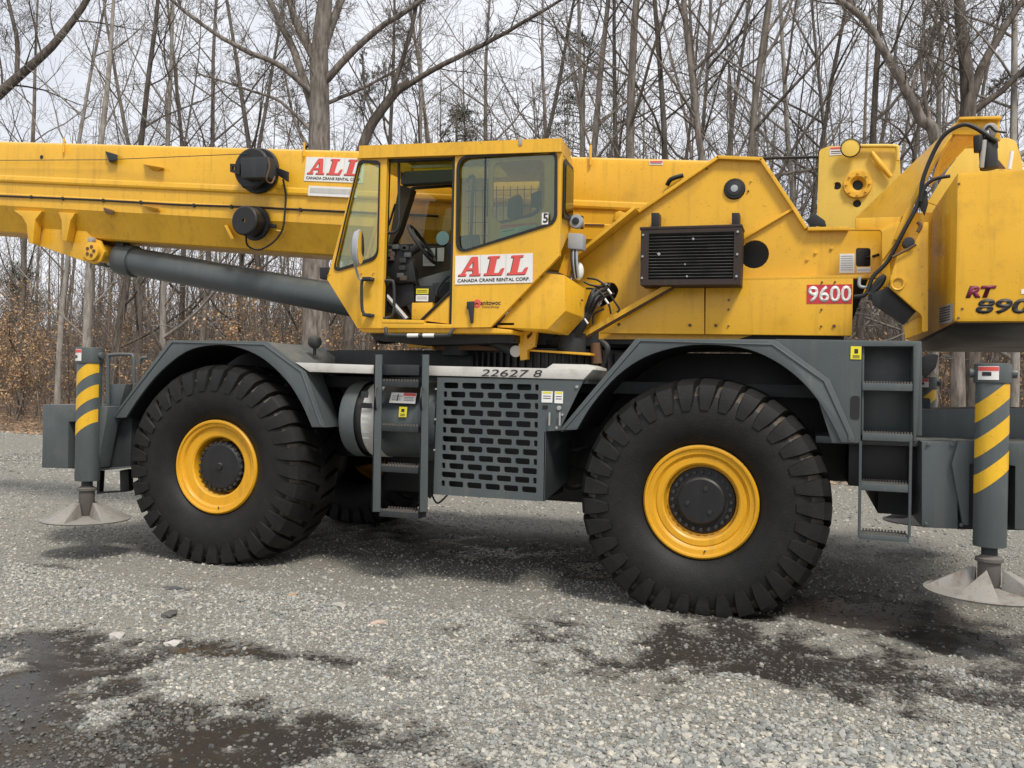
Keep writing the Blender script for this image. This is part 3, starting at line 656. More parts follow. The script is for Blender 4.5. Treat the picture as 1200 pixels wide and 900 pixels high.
# ---- counterweight and its lifting arm
cw = empty('counterweight', (0, 0, 0), crane)
a = q1(15, -1.5, 729, 428); b_ = q1(16, -1.5, 751, 642)
XL = (a.x+b_.x)/2
box('weight_block', XL, XL+1.45, -1.5, 1.5, b_.z, a.z, 'yellow', cw, .035)
hull('weight_belly', [Vector((XL+.012, -1.47, b_.z+.05)), Vector((XL+1.4, -1.47, b_.z+.05)), Vector((XL+.012, 1.47, b_.z+.05)), Vector((XL+1.4, 1.47, b_.z+.05)), Vector((XL+.02, -1.46, b_.z-.012)), Vector((XL+1.4, -1.46, b_.z-.012)), Vector((XL+.02, 1.4, b_.z-.03)), Vector((XL+.25, -.6, b_.z-.07)), Vector((XL+1.3, -.6, b_.z-.07)), Vector((XL+.2, 1.3, b_.z-.07)), Vector((XL+1.3, 1.3, b_.z-.07))], 'black', cw)
P = q(16, -1.22, (395, 200), (500, 130), (560, 0), (592, 0), (588, 700), (548, 706), (548, 600), (342, 420), (346, 352)); plate('mount_plate', P, .05, 'yellow', cw, bev=.01)
P = [Vector((XL-.002, -1.3, 0)), Vector((XL-.05, -1.22, 0))]
c = q1(16, -1.22, 393, 396); bm = bmesh.new(); lathe(bm, [(.035, -.012), (.045, -.016), (.05, 0)], c, 20, 'Y'); done(bm, 'pin_boss', 'yellow', cw)
hull('hook', q(16, -1.15, (222, 460), (330, 415), (512, 570), (430, 660), (232, 530))+q(16, -.9, (222, 460), (330, 415), (512, 570), (430, 660), (232, 530)), 'black', cw)
hull('hook_end', q(16, -1.12, (430, 660), (546, 592), (546, 708), (440, 750))+q(16, -.95, (430, 660), (546, 592), (546, 708), (440, 750)), 'yellow', cw)
P = [at(*[980+660*.18333, 260+545*.18333], -1.2), ]
px = XL-.004
def onleft(k, x, y):                                               # a point on the block's end face
    a_, b2, s = K[k]; d = ray(a_+x*s, b2+y*s); return CP+d*((px-CP.x)/d.x)
lf = [onleft(16, 655, 545), onleft(16, 742, 520), onleft(16, 740, 640), onleft(16, 652, 660)]
plate('warning_sticker', lf, (.003, 0, 0), 'lamp_grey', cw, bev=0)
for i in range(6):
    t0, t1 = .1+.14*i, .16+.14*i
    plate('print', [lf[0].lerp(lf[3], t0).lerp(lf[1].lerp(lf[2], t0), u)+Vector((-.002, 0, 0)) for u in (.1, .85)]+[lf[0].lerp(lf[3], t1).lerp(lf[1].lerp(lf[2], t1), u)+Vector((-.002, 0, 0)) for u in (.85, .1)], (.001, 0, 0), 'ink' if i % 2 else 'dark_grey', cw, bev=0)
# model marks
s0 = q1(16, -1.504, 826, 486); u16 = (q1(16, -1.504, 926, 486)-s0).length/100
text('mark', 'RT', s0, (1, 0, 0), (0, 0, 1), .0+86*u16, 'ink', cw, width=197*u16, bold=.06, shear=.25)
text('mark', 'RT', s0+Vector((.006, -.002, .006)), (1, 0, 0), (0, 0, 1), .0+77*u16, 'maroon', cw, width=187*u16, bold=.045, shear=.25)
text('mark', '890', q1(16, -1.504, 890, 590), (1, 0, 0), (0, 0, 1), .0+110*u16, 'ink', cw, width=345*u16, bold=.035, shear=.18)
text('mark', 'E', q1(16, -1.504, 1255, 590), (1, 0, 0), (0, 0, 1), 110*u16, 'ink', cw, width=90*u16, bold=.03, shear=.18)
sticker('sticker', 16, -1.504, [(1184, 430), (1230, 430), (1228, 460), (1182, 460)], 'white_sticker', cw)
for x, y in ((805, 556), (780, 615), (742, 514)):
    c = q1(16 if x != 742 else 15, -1.5, x, y); cyl('bolt', c+Vector((0, -.006, 0)), c, .008, 'rust', cw, 8, 0)
# arm: left flank, near edge, head
A = empty('counterweight_arm', (0, 0, 0), crane)
def quad(nm, pts, dv, mat): return plate(nm, pts, dv, mat, A, bev=0)
def loft(nm, k, pts, dv=(.03, .01, 0), mat='yellow'):              # pts: (x, y, depth)
    bm = bmesh.new(); vs = [bm.verts.new(q1(k, Y, x, y)) for x, y, Y in pts]; bm.faces.new(vs)
    g = bmesh.ops.extrude_face_region(bm, geom=list(bm.faces), use_keep_orig=True); bmesh.ops.translate(bm, vec=dv, verts=[v for v in g['geom'] if isinstance(v, bmesh.types.BMVert)])
    return done(bm, nm, mat, A, 0)
loft('arm_flank', 15, [(15, 752, .02), (350, 742, -1.0), (500, 425, -1.0), (690, 166, -1.0), (735, 72, -.95), (700, 96, -.75)])
plate('arm_web', q(15, -1.02, (285, 905), (350, 742), (500, 425), (660, 195), (690, 160), (700, 172), (545, 400), (320, 905)), .04, 'yellow', A)
plate('arm_head', q(15, -1.02, (690, 164), (735, 70), (1030, 63), (1036, 205), (985, 205), (860, 168)), .05, 'yellow', A)
a0, a1 = q(15, -1.0, (735, 70), (1030, 63)); plate('head_top', [a0+Vector((0, -.06, .012)), a1+Vector((0, -.06, .012)), a1+Vector((0, .75, .012)), a0+Vector((0, .75, .012))], (0, 0, -.02), 'yellow', A)
loft('arm_inner', 15, [(530, 545, -.55), (655, 195, -.9), (690, 172, -.9), (862, 172, -.5), (840, 205, -.5), (600, 462, -.4)], (.0, .03, 0))
P = q(16, -1.0, (72, 42), (292, 45), (392, 0), (470, 0), (300, 245), (292, 235), (292, 70), (280, 52), (72, 52)); plate('arm_root', P, .05, 'yellow', A)
P = q(16, -.99, (292, 235), (300, 245), (240, 335), (290, 340), (330, 410), (300, 415), (290, 330), (120, 338), (120, 332), (292, 328)); 
plate('arm_root', q(16, -.98, (292, 60), (390, 0), (440, 0), (340, 230), (346, 352), (330, 415), (300, 418), (292, 330)), .05, 'yellow', A)
plate('arm_root', q(15, -.97, (15, 752), (352, 742), (300, 905), (200, 905), (196, 845), (180, 830), (15, 826)), .05, 'yellow', A)
P = q(16, -.96, (-40, 52), (286, 52), (290, 338), (-40, 345))
plate('arm_backing', q(16, -.80, (318, 250), (440, 0), (470, -60), (620, -60), (600, 430), (345, 430)), .04, 'yellow', A)
# head cylinder
cyl('lift_ram', q1(15, -1.06, 945, 235), q1(15, -1.06, 955, 410), .06, 'dark_grey', A, 18); cyl('ram_rod', q1(15, -1.06, 935, 150), q1(15, -1.06, 945, 250), .035, 'chrome', A, 14)
cyl('ram_valve', q1(15, -1.1, 880, 175), q1(15, -1.1, 885, 290), .035, 'black', A, 14); hull('ram_block', q(15, -1.1, (865, 180), (1015, 190), (1020, 260), (960, 295), (880, 290))+q(15, -.98, (865, 180), (1015, 190), (1020, 260), (960, 295), (880, 290)), 'black', A)
cyl('ram_spring', q1(15, -1.12, 922, 205), q1(15, -1.12, 900, 400), .018, 'steel', A, 10)
cyl('pin', q1(15, -1.09, 962, 135), q1(15, -.9, 962, 135), .05, 'aluminium', A, 18); hull('ram_wedge', q(15, -1.05, (985, 300), (1075, 408), (900, 408))+q(15, -.95, (985, 300), (1075, 408), (900, 408)), 'rust', A)
tube('hose', curve([q1(16, -1.08, 115, 480), q1(16, -1.1, 190, 460), q1(16, -1.1, 235, 350), q1(16, -1.1, 330, 250), q1(16, -1.1, 430, 60), q1(15, -1.08, 460, 640), q1(15, -1.08, 490, 480), q1(15, -1.08, 560, 300), q1(15, -1.1, 640, 170), q1(15, -1.12, 760, 100), q1(15, -1.12, 850, 115), q1(15, -1.12, 1010, 215)], 5), .016, 'black', A)
tube('hose', curve([q1(16, -1.05, 150, 350), q1(16, -1.05, 150, 410), q1(16, -1.05, 210, 420)], 4), .012, 'lamp_grey', A)
tube('hose', curve([q1(15, -1.1, 475, 640), q1(15, -1.1, 500, 540), q1(15, -1.1, 570, 480), q1(15, -1.1, 680, 458)], 5), .013, 'black', A)
tube('hose', curve([q1(16, -1.12, 220, 500), q1(16, -1.12, 240, 420), q1(16, -1.12, 300, 350), q1(16, -1.12, 280, 400), q1(16, -1.12, 210, 470)], 5), .022, 'black', A)
tube('cable', curve([q1(15, -1.1, 930, 130), q1(15, -1.1, 960, 105), q1(15, -1.1, 1000, 140), q1(15, -1.1, 1080, 152)], 5), .008, 'black', A)
hull('hose_boot', q(15, -1.06, (470, 560), (520, 560), (525, 660), (500, 740), (460, 660))+q(15, -.95, (470, 560), (520, 560), (525, 660), (500, 740), (460, 660)), 'black', A)
c = q1(16, -1.24, 465, 130); cyl('connector', c, c+Vector((0, .1, 0)), .04, 'dark_grey', A, 12); tube('chain', curve([q1(16, -1.25, 510, 145), q1(16, -1.25, 430, 190), q1(16, -1.25, 360, 225)], 4), .009, 'rust', A)
tube('chain', curve([q1(16, -1.24, 520, 0), q1(16, -1.24, 540, 25), q1(16, -1.24, 520, 65)], 4), .014, 'rust', A)

# ---- boom
bA = at(0, 165, -.36); bB = at(790, 186, -.36); bd = (bB-bA); bd.y = 0; bd.normalize(); bn = Vector((-bd.z, 0, bd.x))
def bpt(x, y, h):                                                   # along the boom (by x), across, down from its top edge
    return bA + bd*((x-bA.x)/bd.x) + Vector((0, y-bA.y, 0)) - bn*h
half = [(-.27, -.012), (-.325, .0), (-.352, .022), (-.362, .06), (-.362, .395), (-.372, .41), (-.378, .45), (-.372, .468), (-.350, .482), (-.350, .60), (-.356, .612), (-.356, .745), (-.345, .765), (-.22, 1.03), (-.19, 1.045)]
prof = half+[(-y, h) for y, h in half[::-1]]
bm = bmesh.new(); rings = []
for x in [-7.4+i*.5 for i in range(20)]+[2.35]: rings.append([bm.verts.new(bpt(x, y, h)) for y, h in prof])
for u, v in zip(rings, rings[1:]):
    for j in range(len(prof)): bm.faces.new((u[j], u[(j+1) % len(prof)], v[(j+1) % len(prof)], v[j]))
bm.faces.new(rings[0]); bm.faces.new(rings[-1][::-1])
boom = done(bm, 'boom', 'yellow', crane, 0, 1, 24)
def onboom(k, x, y, off=0.0): return q1(k, -.364-off, x, y)
# lift cylinder foot
for s in (-1, 1):
    Yb = -.25 if s < 0 else .21
    def sh(P): return [p+Vector((0, Yb+.25, 0)) for p in P]
    plate('bracket_cheek', sh(q(1, -.25, (92, 420), (106, 350), (118, 330), (240, 330), (290, 405), (318, 414), (333, 450), (322, 480), (300, 490), (262, 478))), .04, 'yellow', boom, bev=.006)
plate('bracket_web', q(1, -.2, (94, 420), (110, 345), (235, 345), (262, 478), (240, 470)), .4, 'yellow', boom)
plate('bracket_rib', q(1, -.37, (42, 317), (134, 320), (112, 348), (104, 424), (90, 421), (84, 362), (70, 338)), .1, 'yellow', boom, bev=.008)
plate('bracket_rib', q(1, -.37, (186, 323), (240, 326), (225, 350), (212, 416), (198, 414), (196, 350)), .1, 'yellow', boom, bev=.008)
c = q1(1, -.25, 300, 450); cyl('pin_boss', c+Vector((0, -.05, 0)), c+Vector((0, .5, 0)), .105, 'yellow', boom, 28)
bm = bmesh.new()
for i in range(5): t = 2*math.pi*i/5; btube(bm, [c+Vector((.05*math.cos(t), -.058, .05*math.sin(t))), c+Vector((.05*math.cos(t), -.048, .05*math.sin(t)))], .02, 8)
done(bm, 'pin_keeper', 'rust', boom, 0); c2_ = q1(1, -.3, 288, 412); cyl('bolt', c2_, c2_+Vector((0, .06, 0)), .035, 'steel', boom, 10)
# lift cylinder
lc = empty('lift_cylinder', (0, 0, 0), crane)
a = q1(1, 0, 412, 478); e_ = q1(1, 0, 1060, 597); dl = (e_-a).normalized(); e2 = a+dl*4.6
cyl('barrel', a, e2, .158, 'grey', lc, 40); cyl('gland', a-dl*.12, a+dl*.10, .18, 'grey', lc, 40, .012)
cyl('rod', a-dl*.34, a, .105, 'aluminium', lc, 32); cyl('rod_eye', a-dl*.52, a-dl*.26, .125, 'grey', lc, 28, .012)  # rod in pale paint instead of chrome, imitating its whitish highlight
c = q1(1, -.1, 330, 455); 
hull('end_block', [a+dl*.0+Vector((sx, sy, sz)) for sx in (-.1, .02) for sy in (-.12, .0) for sz in (.1, .2)], 'dark_grey', lc)
# reels on the boom side
c = q1(17, -.38, 366, 240); bm = bmesh.new(); lathe(bm, [(.02, -.16), (.19, -.16), (.205, -.15), (.205, -.135), (.14, -.13), (.14, -.05), (.225, -.045), (.235, -.03), (.235, -.01), (.2, .0)], c, 48, 'Y'); rl_ = done(bm, 'cable_reel', 'black', boom, 0, 1, 30)
P = q(17, -.66, (208, 128), (428, 118), (432, 288), (212, 292)); plate('reel_box', P, .14, 'dark_grey', boom, bev=.02)
P = q(17, -.60, (130, 178), (205, 182), (205, 262), (130, 242)); plate('reel_bracket', P, .03, 'black', boom, holes=[q(17, -.60, (148, 200), (182, 202), (182, 232), (148, 226))])
P = q(17, -.48, (490, 205), (576, 238), (574, 318), (545, 296), (500, 268)); plate('reel_bracket', P, .04, 'black', boom)
tube('reel_wire', curve([q1(17, -.69, 428, 130), q1(17, -.69, 438, 210), q1(17, -.69, 415, 305), q1(17, -.62, 455, 330), q1(17, -.55, 480, 280)], 5), .008, 'rust', boom)
tube('reel_wire', curve([q1(17, -.5, 205, 290), q1(17, -.5, 240, 365), q1(17, -.5, 340, 345), q1(17, -.5, 430, 300)], 5), .009, 'dark_grey', boom)
c = q1(17, -.37, 340, 652); bm = bmesh.new(); lathe(bm, [(.02, -.22), (.135, -.22), (.15, -.21), (.15, -.12), (.14, -.11), (.14, -.05), (.17, -.045), (.175, -.02), (.165, .0)], c, 44, 'Y'); done(bm, 'cable_reel', 'black', boom, 0, 1, 30)
P = q(17, -.42, (440, 640), (482, 652), (482, 680), (440, 680)); plate('reel_bracket', P, .03, 'black', boom)
tube('reel_cable', curve([onboom(17, 545, 300, .03), onboom(17, 565, 420, .02), onboom(17, 560, 540, .02), onboom(17, 540, 690, .03), onboom(17, 470, 790, .05), onboom(17, 360, 850, .08), onboom(17, 270, 820, .12), onboom(17, 255, 740, .2)], 6), .010, 'black', boom)
plate('reel_lug', q(17, -.38, (470, 690), (545, 700), (545, 712), (470, 702)), .02, 'pale_yellow', boom)
# line, cable and small lugs along the boom
tube('boom_cable', [onboom(1, -40, 268, .01), onboom(1, 0, 271, .004), onboom(1, 300, 284, .004), onboom(1, 560, 299, .004), onboom(1, 800, 307, .004), onboom(1, 1100, 322, .004), onboom(1, 1400, 336, .004)], .011, 'black', boom, 6)
for x, y in ((100, 275), (200, 280), (330, 286), (450, 292), (620, 302), (740, 306), (960, 316)):
    a = onboom(1, x, y, .002); plate('cable_clip', [a+Vector((-.012, -.012, -.02)), a+Vector((.012, -.012, -.02)), a+Vector((.012, -.012, .02)), a+Vector((-.012, -.012, .02))], .02, 'dark_grey', boom)
tube('reel_line', [onboom(1, -40, 158, .05), onboom(1, 340, 156, .06), onboom(1, 790, 137, .2)], .004, 'dark_grey', boom, 5)
hull('line_guide', q(1, -.42, (336, 128), (376, 140), (374, 158), (350, 165), (346, 150))+q(1, -.36, (336, 128), (376, 140), (374, 158), (350, 165), (346, 150)), 'dark_grey', boom)
for pts in ([(458, 168), (525, 182), (500, 192), (486, 190)], [(452, 299), (512, 313), (490, 322), (476, 318)]):
    hull('boom_lug', [q1(1, -.365, *p) for p in pts]+[q1(1, -.44, pts[0][0]+6, pts[0][1]+3), q1(1, -.44, pts[1][0], pts[1][1])], 'yellow', boom, .003)
hull('line_guide', q(1, -.4, (330, 308), (365, 318), (358, 332), (336, 326))+q(1, -.35, (330, 308), (365, 318), (358, 332), (336, 326)), 'rust', boom)
c = onboom(1, 133, 147); cyl('plug', c+Vector((0, -.004, 0)), c+Vector((0, .02, 0)), .022, 'black', boom, 12, 0)
c = onboom(1, 208, 118); tube('boom_stud', [c+Vector((0, -.02, -.06)), c+Vector((0, -.02, .10))], .012, 'yellow', boom)
c = onboom(1, 975, 128); tube('boom_stud', [c+Vector((0, -.02, -.06)), c+Vector((0, -.02, .08))], .012, 'yellow', boom)
c = onboom(3, 163, 175); tube('boom_stud', [c+Vector((0, -.02, -.06)), c+Vector((0, -.02, .12))], .012, 'yellow', boom)
hull('boom_lug', q(1, -.36, (716, 366), (726, 364), (748, 408), (738, 410))+q(1, -.30, (716, 366), (726, 364), (748, 408), (738, 410)), 'yellow', boom, .002)
sticker('warning_sticker', 3, -.366, [(375, 181), (427, 180), (424, 196), (375, 196)], 'white_sticker', boom, lines=[(.05, .1, .95, .5, 'pink_red'), (.1, .65, .9, .75, 'ink')])
tube('boom_hose', curve([onboom(3, 440, 270, .03), onboom(3, 455, 248, .05), onboom(3, 498, 234, .03)], 4), .02, 'black', boom)
hull('boom_tab', q(3, -.40, (246, 398), (252, 368), (268, 362), (290, 372), (290, 398))+q(3, -.36, (246, 398), (252, 368), (268, 362), (290, 372), (290, 398)), 'yellow', boom)
sticker('slot', 3, -.366, [(140, 410), (212, 412), (212, 418), (140, 416)], 'rust', boom)
# name boards
LA = ([(0, 0), (.33, 0), (.33, .11), (.25, .11), (.30, .28), (.585, .28), (.61, .11), (.50, .11), (.50, 0), (.95, 0), (.95, .11), (.86, .11), (.66, 1), (.40, 1), (.10, .11), (0, .11)], [(.345, .41), (.565, .41), (.51, .76)])
LL = ([(0, 0), (.84, 0), (.90, .36), (.78, .36), (.68, .12), (.44, .12), (.44, .89), (.56, .89), (.56, 1), (.02, 1), (.02, .89), (.13, .89), (.13, .12), (0, .12)], None)
def board(TL, TR, BL, parent, full=True, grid=True):
    X = (TR-TL); wd = X.length; X.normalize(); Z = (TL-BL); Z = Z-X*Z.dot(X); h = (TL-BL).dot(Z.normalized()); Z.normalize()
    BR = BL+X*wd; BL = TL-Z*h
    b0 = plate('name_board', [TL, TL+X*wd, BL+X*wd, BL], .004, 'white_sticker', parent, bev=0)
    cx = .03
    for s, (o_, hole) in enumerate((LA, LL, LL)):
        lw, lh = (.30, .27, .27)[s]*wd, .66*h; x0 = (.05, .385, .685)[s]*wd
        for mt, dx, dz, yy in (('ink', -.012*wd, -.02*h, -.0018), ('pink_red', 0, 0, -.0036)):
            f = lambda u, v: BL+X*(x0+dx+u*lw+v*.22*lh)+Z*(.285*h+dz+v*lh)+Vector((0, yy, 0))
            plate('letter', [f(*p) for p in o_], .0015, mt, parent, holes=[[f(*p) for p in hole]] if hole else (), bev=0)
    text('lettering', 'CANADA CRANE RENTAL CORP.', BL+X*wd*.035+Z*h*.075+Vector((0, -.003, 0)), X, Z, h*.115, 'ink', parent, width=wd*.93, bold=.012)
    for u in (.33, .66): 
        p = BL+X*wd*u; plate('board_seam', [p+Vector((0, -.0012, 0)), p+X*.002+Vector((0, -.0012, 0)), p+X*.002+Z*h+Vector((0, -.0012, 0)), p+Z*h+Vector((0, -.0012, 0))], .001, 'lamp_grey', parent, bev=0)
TL = onboom(17, 727, 125, .004); BL_ = onboom(17, 709, 318, .004)
board(TL, TL+bd*.67, TL-bn*(TL-BL_).length*.97, boom)
TL = onboom(17, 745, 350, .018); plate('data_strip', [TL, TL+bd*.55, TL+bd*.55-bn*.10, TL-bn*.10], .01, 'white_sticker', boom, bev=0)
plate('print', [TL+bd*.02-bn*.02+Vector((0, -.002, 0)), TL+bd*.5-bn*.02+Vector((0, -.002, 0)), TL+bd*.5-bn*.07+Vector((0, -.002, 0)), TL+bd*.02-bn*.07+Vector((0, -.002, 0))], .001, 'aluminium', boom, bev=0)

# ---- operator's cab
cab = empty('cab', (0, 0, 0), crane); YB = -1.5; YF_ = -.58
wr = rrect(q(2, YB, (570, 143), (938, 121), (936, 388), (566, 504)), 5, .13)
wf = rrect(q(2, YB, (196, 160), (274, 162), (266, 520), (100, 572)), 5, .18)
pf = plate('cab_side', q(2, YB, (203, 118), (302, 114), (281, 786), (190, 786), (75, 602), (199, 135)), .045, 'yellow', cab, holes=[wf])
pb = plate('cab_side', q(2, YB, (558, 104), (900, 92), (962, 80), (958, 150), (950, 512), (690, 782), (543, 784)), .045, 'yellow', cab, holes=[wr])
for p_, w_, mm in ((pf, wf, 'glass'), (pb, wr, 'glass')):
    band('window_seal', inset_poly(w_, .012), .026, -.012, 'black', cab)
    plate('pane', [v+Vector((0, .02, 0)) for v in w_], .004, mm, cab, bev=0)
plate('inner_door', [v+Vector((0, .07, 0)) for v in q(2, YB, (672, 128), (945, 110), (945, 392), (668, 478))], .02, 'yellow', cab, holes=[[v+Vector((0, .07, 0)) for v in rrect(q(2, YB, (690, 152), (884, 142), (884, 325), (850, 356), (722, 388), (686, 360)), 4, .15)]])
tube('sash_bar', [v+Vector((0, .03, 0)) for v in q(2, YB, (668, 140), (663, 470))], .012, 'black', cab, 6)
def roof_pt(x, y, dz=0): return Vector((x, y, 3.640-.0335*(x+.775)+dz))
RO = [(-.785, -1.53), (.985, -1.53), (.955, -1.13), (.60, -.56), (-.76, -.56)]; RH = [(-.62, -1.36), (.35, -1.36), (.30, -.74), (-.62, -.74)]
rf = plate('roof', [roof_pt(*p) for p in RO], (0, 0, -.105), 'yellow', cab, holes=[[roof_pt(*p) for p in RH]])
plate('roof_pane', [roof_pt(x*1.02, y, -.02) for x, y in RH], (0, 0, -.005), 'glass', cab, bev=0)
plate('door_header', q(2, YB+.03, (300, 128), (560, 112), (558, 148), (298, 160)), .06, 'black', cab)
plate('door_track', q(2, YB-.006, (298, 126), (560, 114), (560, 122), (298, 134)), .03, 'black', cab)
plate('door_jamb', q(2, YB+.012, (548, 115), (559, 115), (545, 784), (534, 770)), .05, 'black', cab)
plate('door_jamb', q(2, YB+.05, (300, 125), (306, 125), (288, 770), (281, 770)), .05, 'black', cab)
fl = q(2, YB, (280, 758), (545, 772), (545, 786), (280, 786)); plate('sill', fl, .06, 'yellow', cab)
plate('sill_strip', q(2, YB-.005, (281, 752), (440, 756), (438, 768), (281, 766)), .08, 'yellow', cab)
plate('floor_beam', q(2, YB+.03, (190, 782), (690, 784), (770, 792), (768, 806), (700, 805), (205, 800)), .8, 'yellow', cab)
F = q(2, YB+.06, (270, 765), (940, 770)); box('floor', F[0].x-.2, F[1].x-.35, YB+.06, YF_, F[0].z-.03, F[0].z, 'dark_grey', cab)
plate('door_gusset', q(2, YB+.03, (434, 757), (541, 655), (541, 771)), .03, 'yellow', cab); tube('gusset_edge', q(2, YB+.02, (430, 756), (541, 648)), .012, 'black', cab, 6)
# chin under the front
hull('chin', q(2, YB-.001, (76, 604), (190, 785), (278, 786))+[v+Vector((.1, .5, 0)) for v in q(2, YB, (90, 604), (190, 785), (270, 786))], 'yellow', cab, .004)
# far wall with two windows
fo = q(2, YF_, (322, 150), (960, 100), (955, 420), (800, 600), (700, 690), (300, 690), (235, 500))
w1_ = rrect(q(2, YF_, (395, 262), (552, 252), (552, 470), (335, 474)), 4, .1); w2_ = rrect(q(2, YF_, (690, 150), (884, 140), (884, 328), (846, 358), (722, 388), (684, 360)), 4, .12)
plate('cab_far_side', fo, .03, 'yellow', cab, holes=[w1_, w2_])
for w_ in (w1_, w2_): band('window_seal', inset_poly(w_, .01), .03, -.015, 'black', cab); plate('pane', [v+Vector((0, .015, 0)) for v in w_], .004, 'clear_glass', cab, bev=0)
plate('far_lining', [v+Vector((0, -.03, 0)) for v in q(2, YF_, (300, 485), (560, 478), (560, 690), (300, 690))], .02, 'cab_lining', cab)
P = q(2, -1.0, (352, 196), (560, 186), (560, 232), (352, 244)); plate('roof_beam', P, .1, 'console_grey', cab)
P = q(2, -.85, (352, 160), (560, 152), (560, 176), (352, 184)); plate('sun_blind', P, .02, 'lamp_grey', cab)
P = q(2, -.95, (345, 248), (362, 248), (395, 262), (345, 420), (318, 470), (305, 470)); plate('far_pillar', [v for v in P], .1, 'cab_lining', cab)
# windscreen
P = [q1(2, YB, 196, 150), q1(2, YB, 84, 590), q1(2, YF_, 230, 520), q1(2, YF_, 318, 170)]; bm = bmesh.new(); bm.faces.new([bm.verts.new(v+Vector((-.01, 0, 0))) for v in P]); done(bm, 'windscreen', 'clear_glass', cab, 0)
for a, b_ in ((0, 3), (1, 2), (2, 3)): tube('screen_frame', [P[a], P[b_]], .02, 'yellow', cab, 6)
# rear wall
a = [q1(2, YB+.0, 960, 88), q1(2, -1.1, 1000, 150), q1(2, -1.1, 996, 405), q1(2, YB, 950, 512)]
bm = bmesh.new(); bplate(bm, [v+Vector((-.008, .02, 0)) for v in a], (-.02, 0, 0)); done(bm, 'cab_back', 'yellow', cab, 0)
def lerp4(u, v): return a[0].lerp(a[1], u).lerp(a[3].lerp(a[2], u), v)
P = [lerp4(.12, .12)+Vector((.004, 0, 0)), lerp4(.95, .14)+Vector((.004, 0, 0)), lerp4(.95, .90)+Vector((.004, 0, 0)), lerp4(.12, .68)+Vector((.004, 0, 0))]; plate('back_seal', rrect(P, 4, .15), (.012, 0, 0), 'black', cab, bev=0)
P = [lerp4(.2, .17)+Vector((.018, 0, 0)), lerp4(.87, .19)+Vector((.018, 0, 0)), lerp4(.87, .84)+Vector((.018, 0, 0)), lerp4(.2, .64)+Vector((.018, 0, 0))]; plate('back_pane', rrect(P, 4, .15), (.004, 0, 0), 'dark_glass', cab, bev=0)
b2 = [a[1]+Vector((-.03, 0, 0)), q1(2, YF_, 985, 170)+Vector((-.25, 0, 0)), q1(2, YF_, 980, 420)+Vector((-.25, 0, 0)), a[2]+Vector((-.03, 0, 0))]; bm = bmesh.new(); bplate(bm, b2, (-.02, 0, 0)); done(bm, 'cab_back', 'yellow', cab, 0)
# inside: wheel, column, console, seat, pedals, notices
c = q1(2, -1.22, 432, 470); ax = Vector((.78, .12, .55)).normalized(); u_ = ax.orthogonal().normalized(); v_ = ax.cross(u_)
bm = bmesh.new(); pts = [c+(u_*math.cos(t)+v_*math.sin(t))*.19 for t in [2*math.pi*i/28 for i in range(29)]]; btube(bm, pts, .016, 8)
for i in range(3): t = 2*math.pi*i/3+.6; btube(bm, [c-ax*.03, c+(u_*math.cos(t)+v_*math.sin(t))*.18], .011, 6)
btube(bm, [c-ax*.06, c+ax*.01], .04, 10); done(bm, 'steering_wheel', 'black', cab, 0)
tube('steering_column', [c-ax*.04, c-ax*.55], [.035, .05], 'black', cab)
hull('dashboard', q(2, -1.35, (305, 470), (350, 480), (400, 540), (410, 610), (340, 620), (295, 580))+q(2, -.8, (320, 470), (365, 480), (410, 530), (420, 600), (340, 620), (310, 580)), 'black', cab, .015)
for i in range(12):
    x, y = random.uniform(305, 395), random.uniform(480, 600); cc = q1(2, -1.37, x, y); box('gauge', cc.x-.03, cc.x+.03, cc.y-.012, cc.y+.02, cc.z-.02, cc.z+.02, ('dark_grey', 'console_grey', 'cab_lining')[i % 3], cab, .006)
hull('console', q(2, -1.25, (415, 602), (540, 566), (548, 600), (548, 690), (500, 660), (432, 648))+q(2, -.75, (425, 602), (545, 566), (552, 690), (440, 648)), 'console_grey', cab, .01)
sticker('notice', 2, -1.28, [(411, 637), (457, 637), (456, 657), (410, 657)], 'sticker_yellow', cab, lines=[(.1, .3, .9, .4, 'ink'), (.1, .6, .9, .7, 'ink')]); sticker('notice', 2, -1.28, [(410, 661), (456, 661), (455, 685), (409, 684)], 'white_sticker', cab, lines=[(.1, .3, .9, .36, 'ink'), (.1, .6, .9, .66, 'ink')])
plate('notice_backing', q(2, -1.27, (402, 628), (484, 624), (482, 692), (402, 692)), .02, 'black', cab)
sticker('notice', 2, -.64, [(436, 488), (482, 484), (480, 552), (436, 552)], 'white_sticker', cab, lines=[(.1, .1+.1*i, .9, .13+.1*i, 'lamp_grey') for i in range(8)]); sticker('notice', 2, -.64, [(490, 484), (516, 482), (514, 534), (490, 534)], 'white_sticker', cab)
plate('round_sticker', ring_pts(q1(2, -.64, 510, 447), .065, 20), .004, 'sticker_blue', cab, bev=0)
s = q1(2, -1.05, 640, 560); X0 = s.x
sx_ = q1(2, -1.05, 560, 560).x
P = lambda *t: q(2, -1.28, *t)+q(2, -.82, *t)
hull('seat_cushion', P((470, 612), (640, 600), (650, 660), (480, 672)), 'seat_cloth', cab, .03); hull('seat_back', P((520, 480), (545, 470), (570, 620), (640, 640), (660, 600), (650, 430), (560, 440)), 'seat_cloth', cab, .03)
hull('headrest', q(2, -1.18, (755, 300), (800, 280), (812, 300), (812, 372), (752, 372))+q(2, -.9, (755, 300), (800, 280), (812, 300), (812, 372), (752, 372)), 'seat_cloth', cab, .02)
hull('headrest', q(2, -1.12, (842, 280), (884, 262), (884, 340), (842, 330))+q(2, -.9, (842, 280), (884, 262), (884, 340), (842, 330)), 'seat_cloth', cab, .02)
for i in range(3): a_, b_ = q(2, -1.3+.1*i, (300+25*i, 665), (375+8*i, 752)); tube('pedal_arm', [a_, b_], .022, 'rust' if i else 'steel', cab, 6)
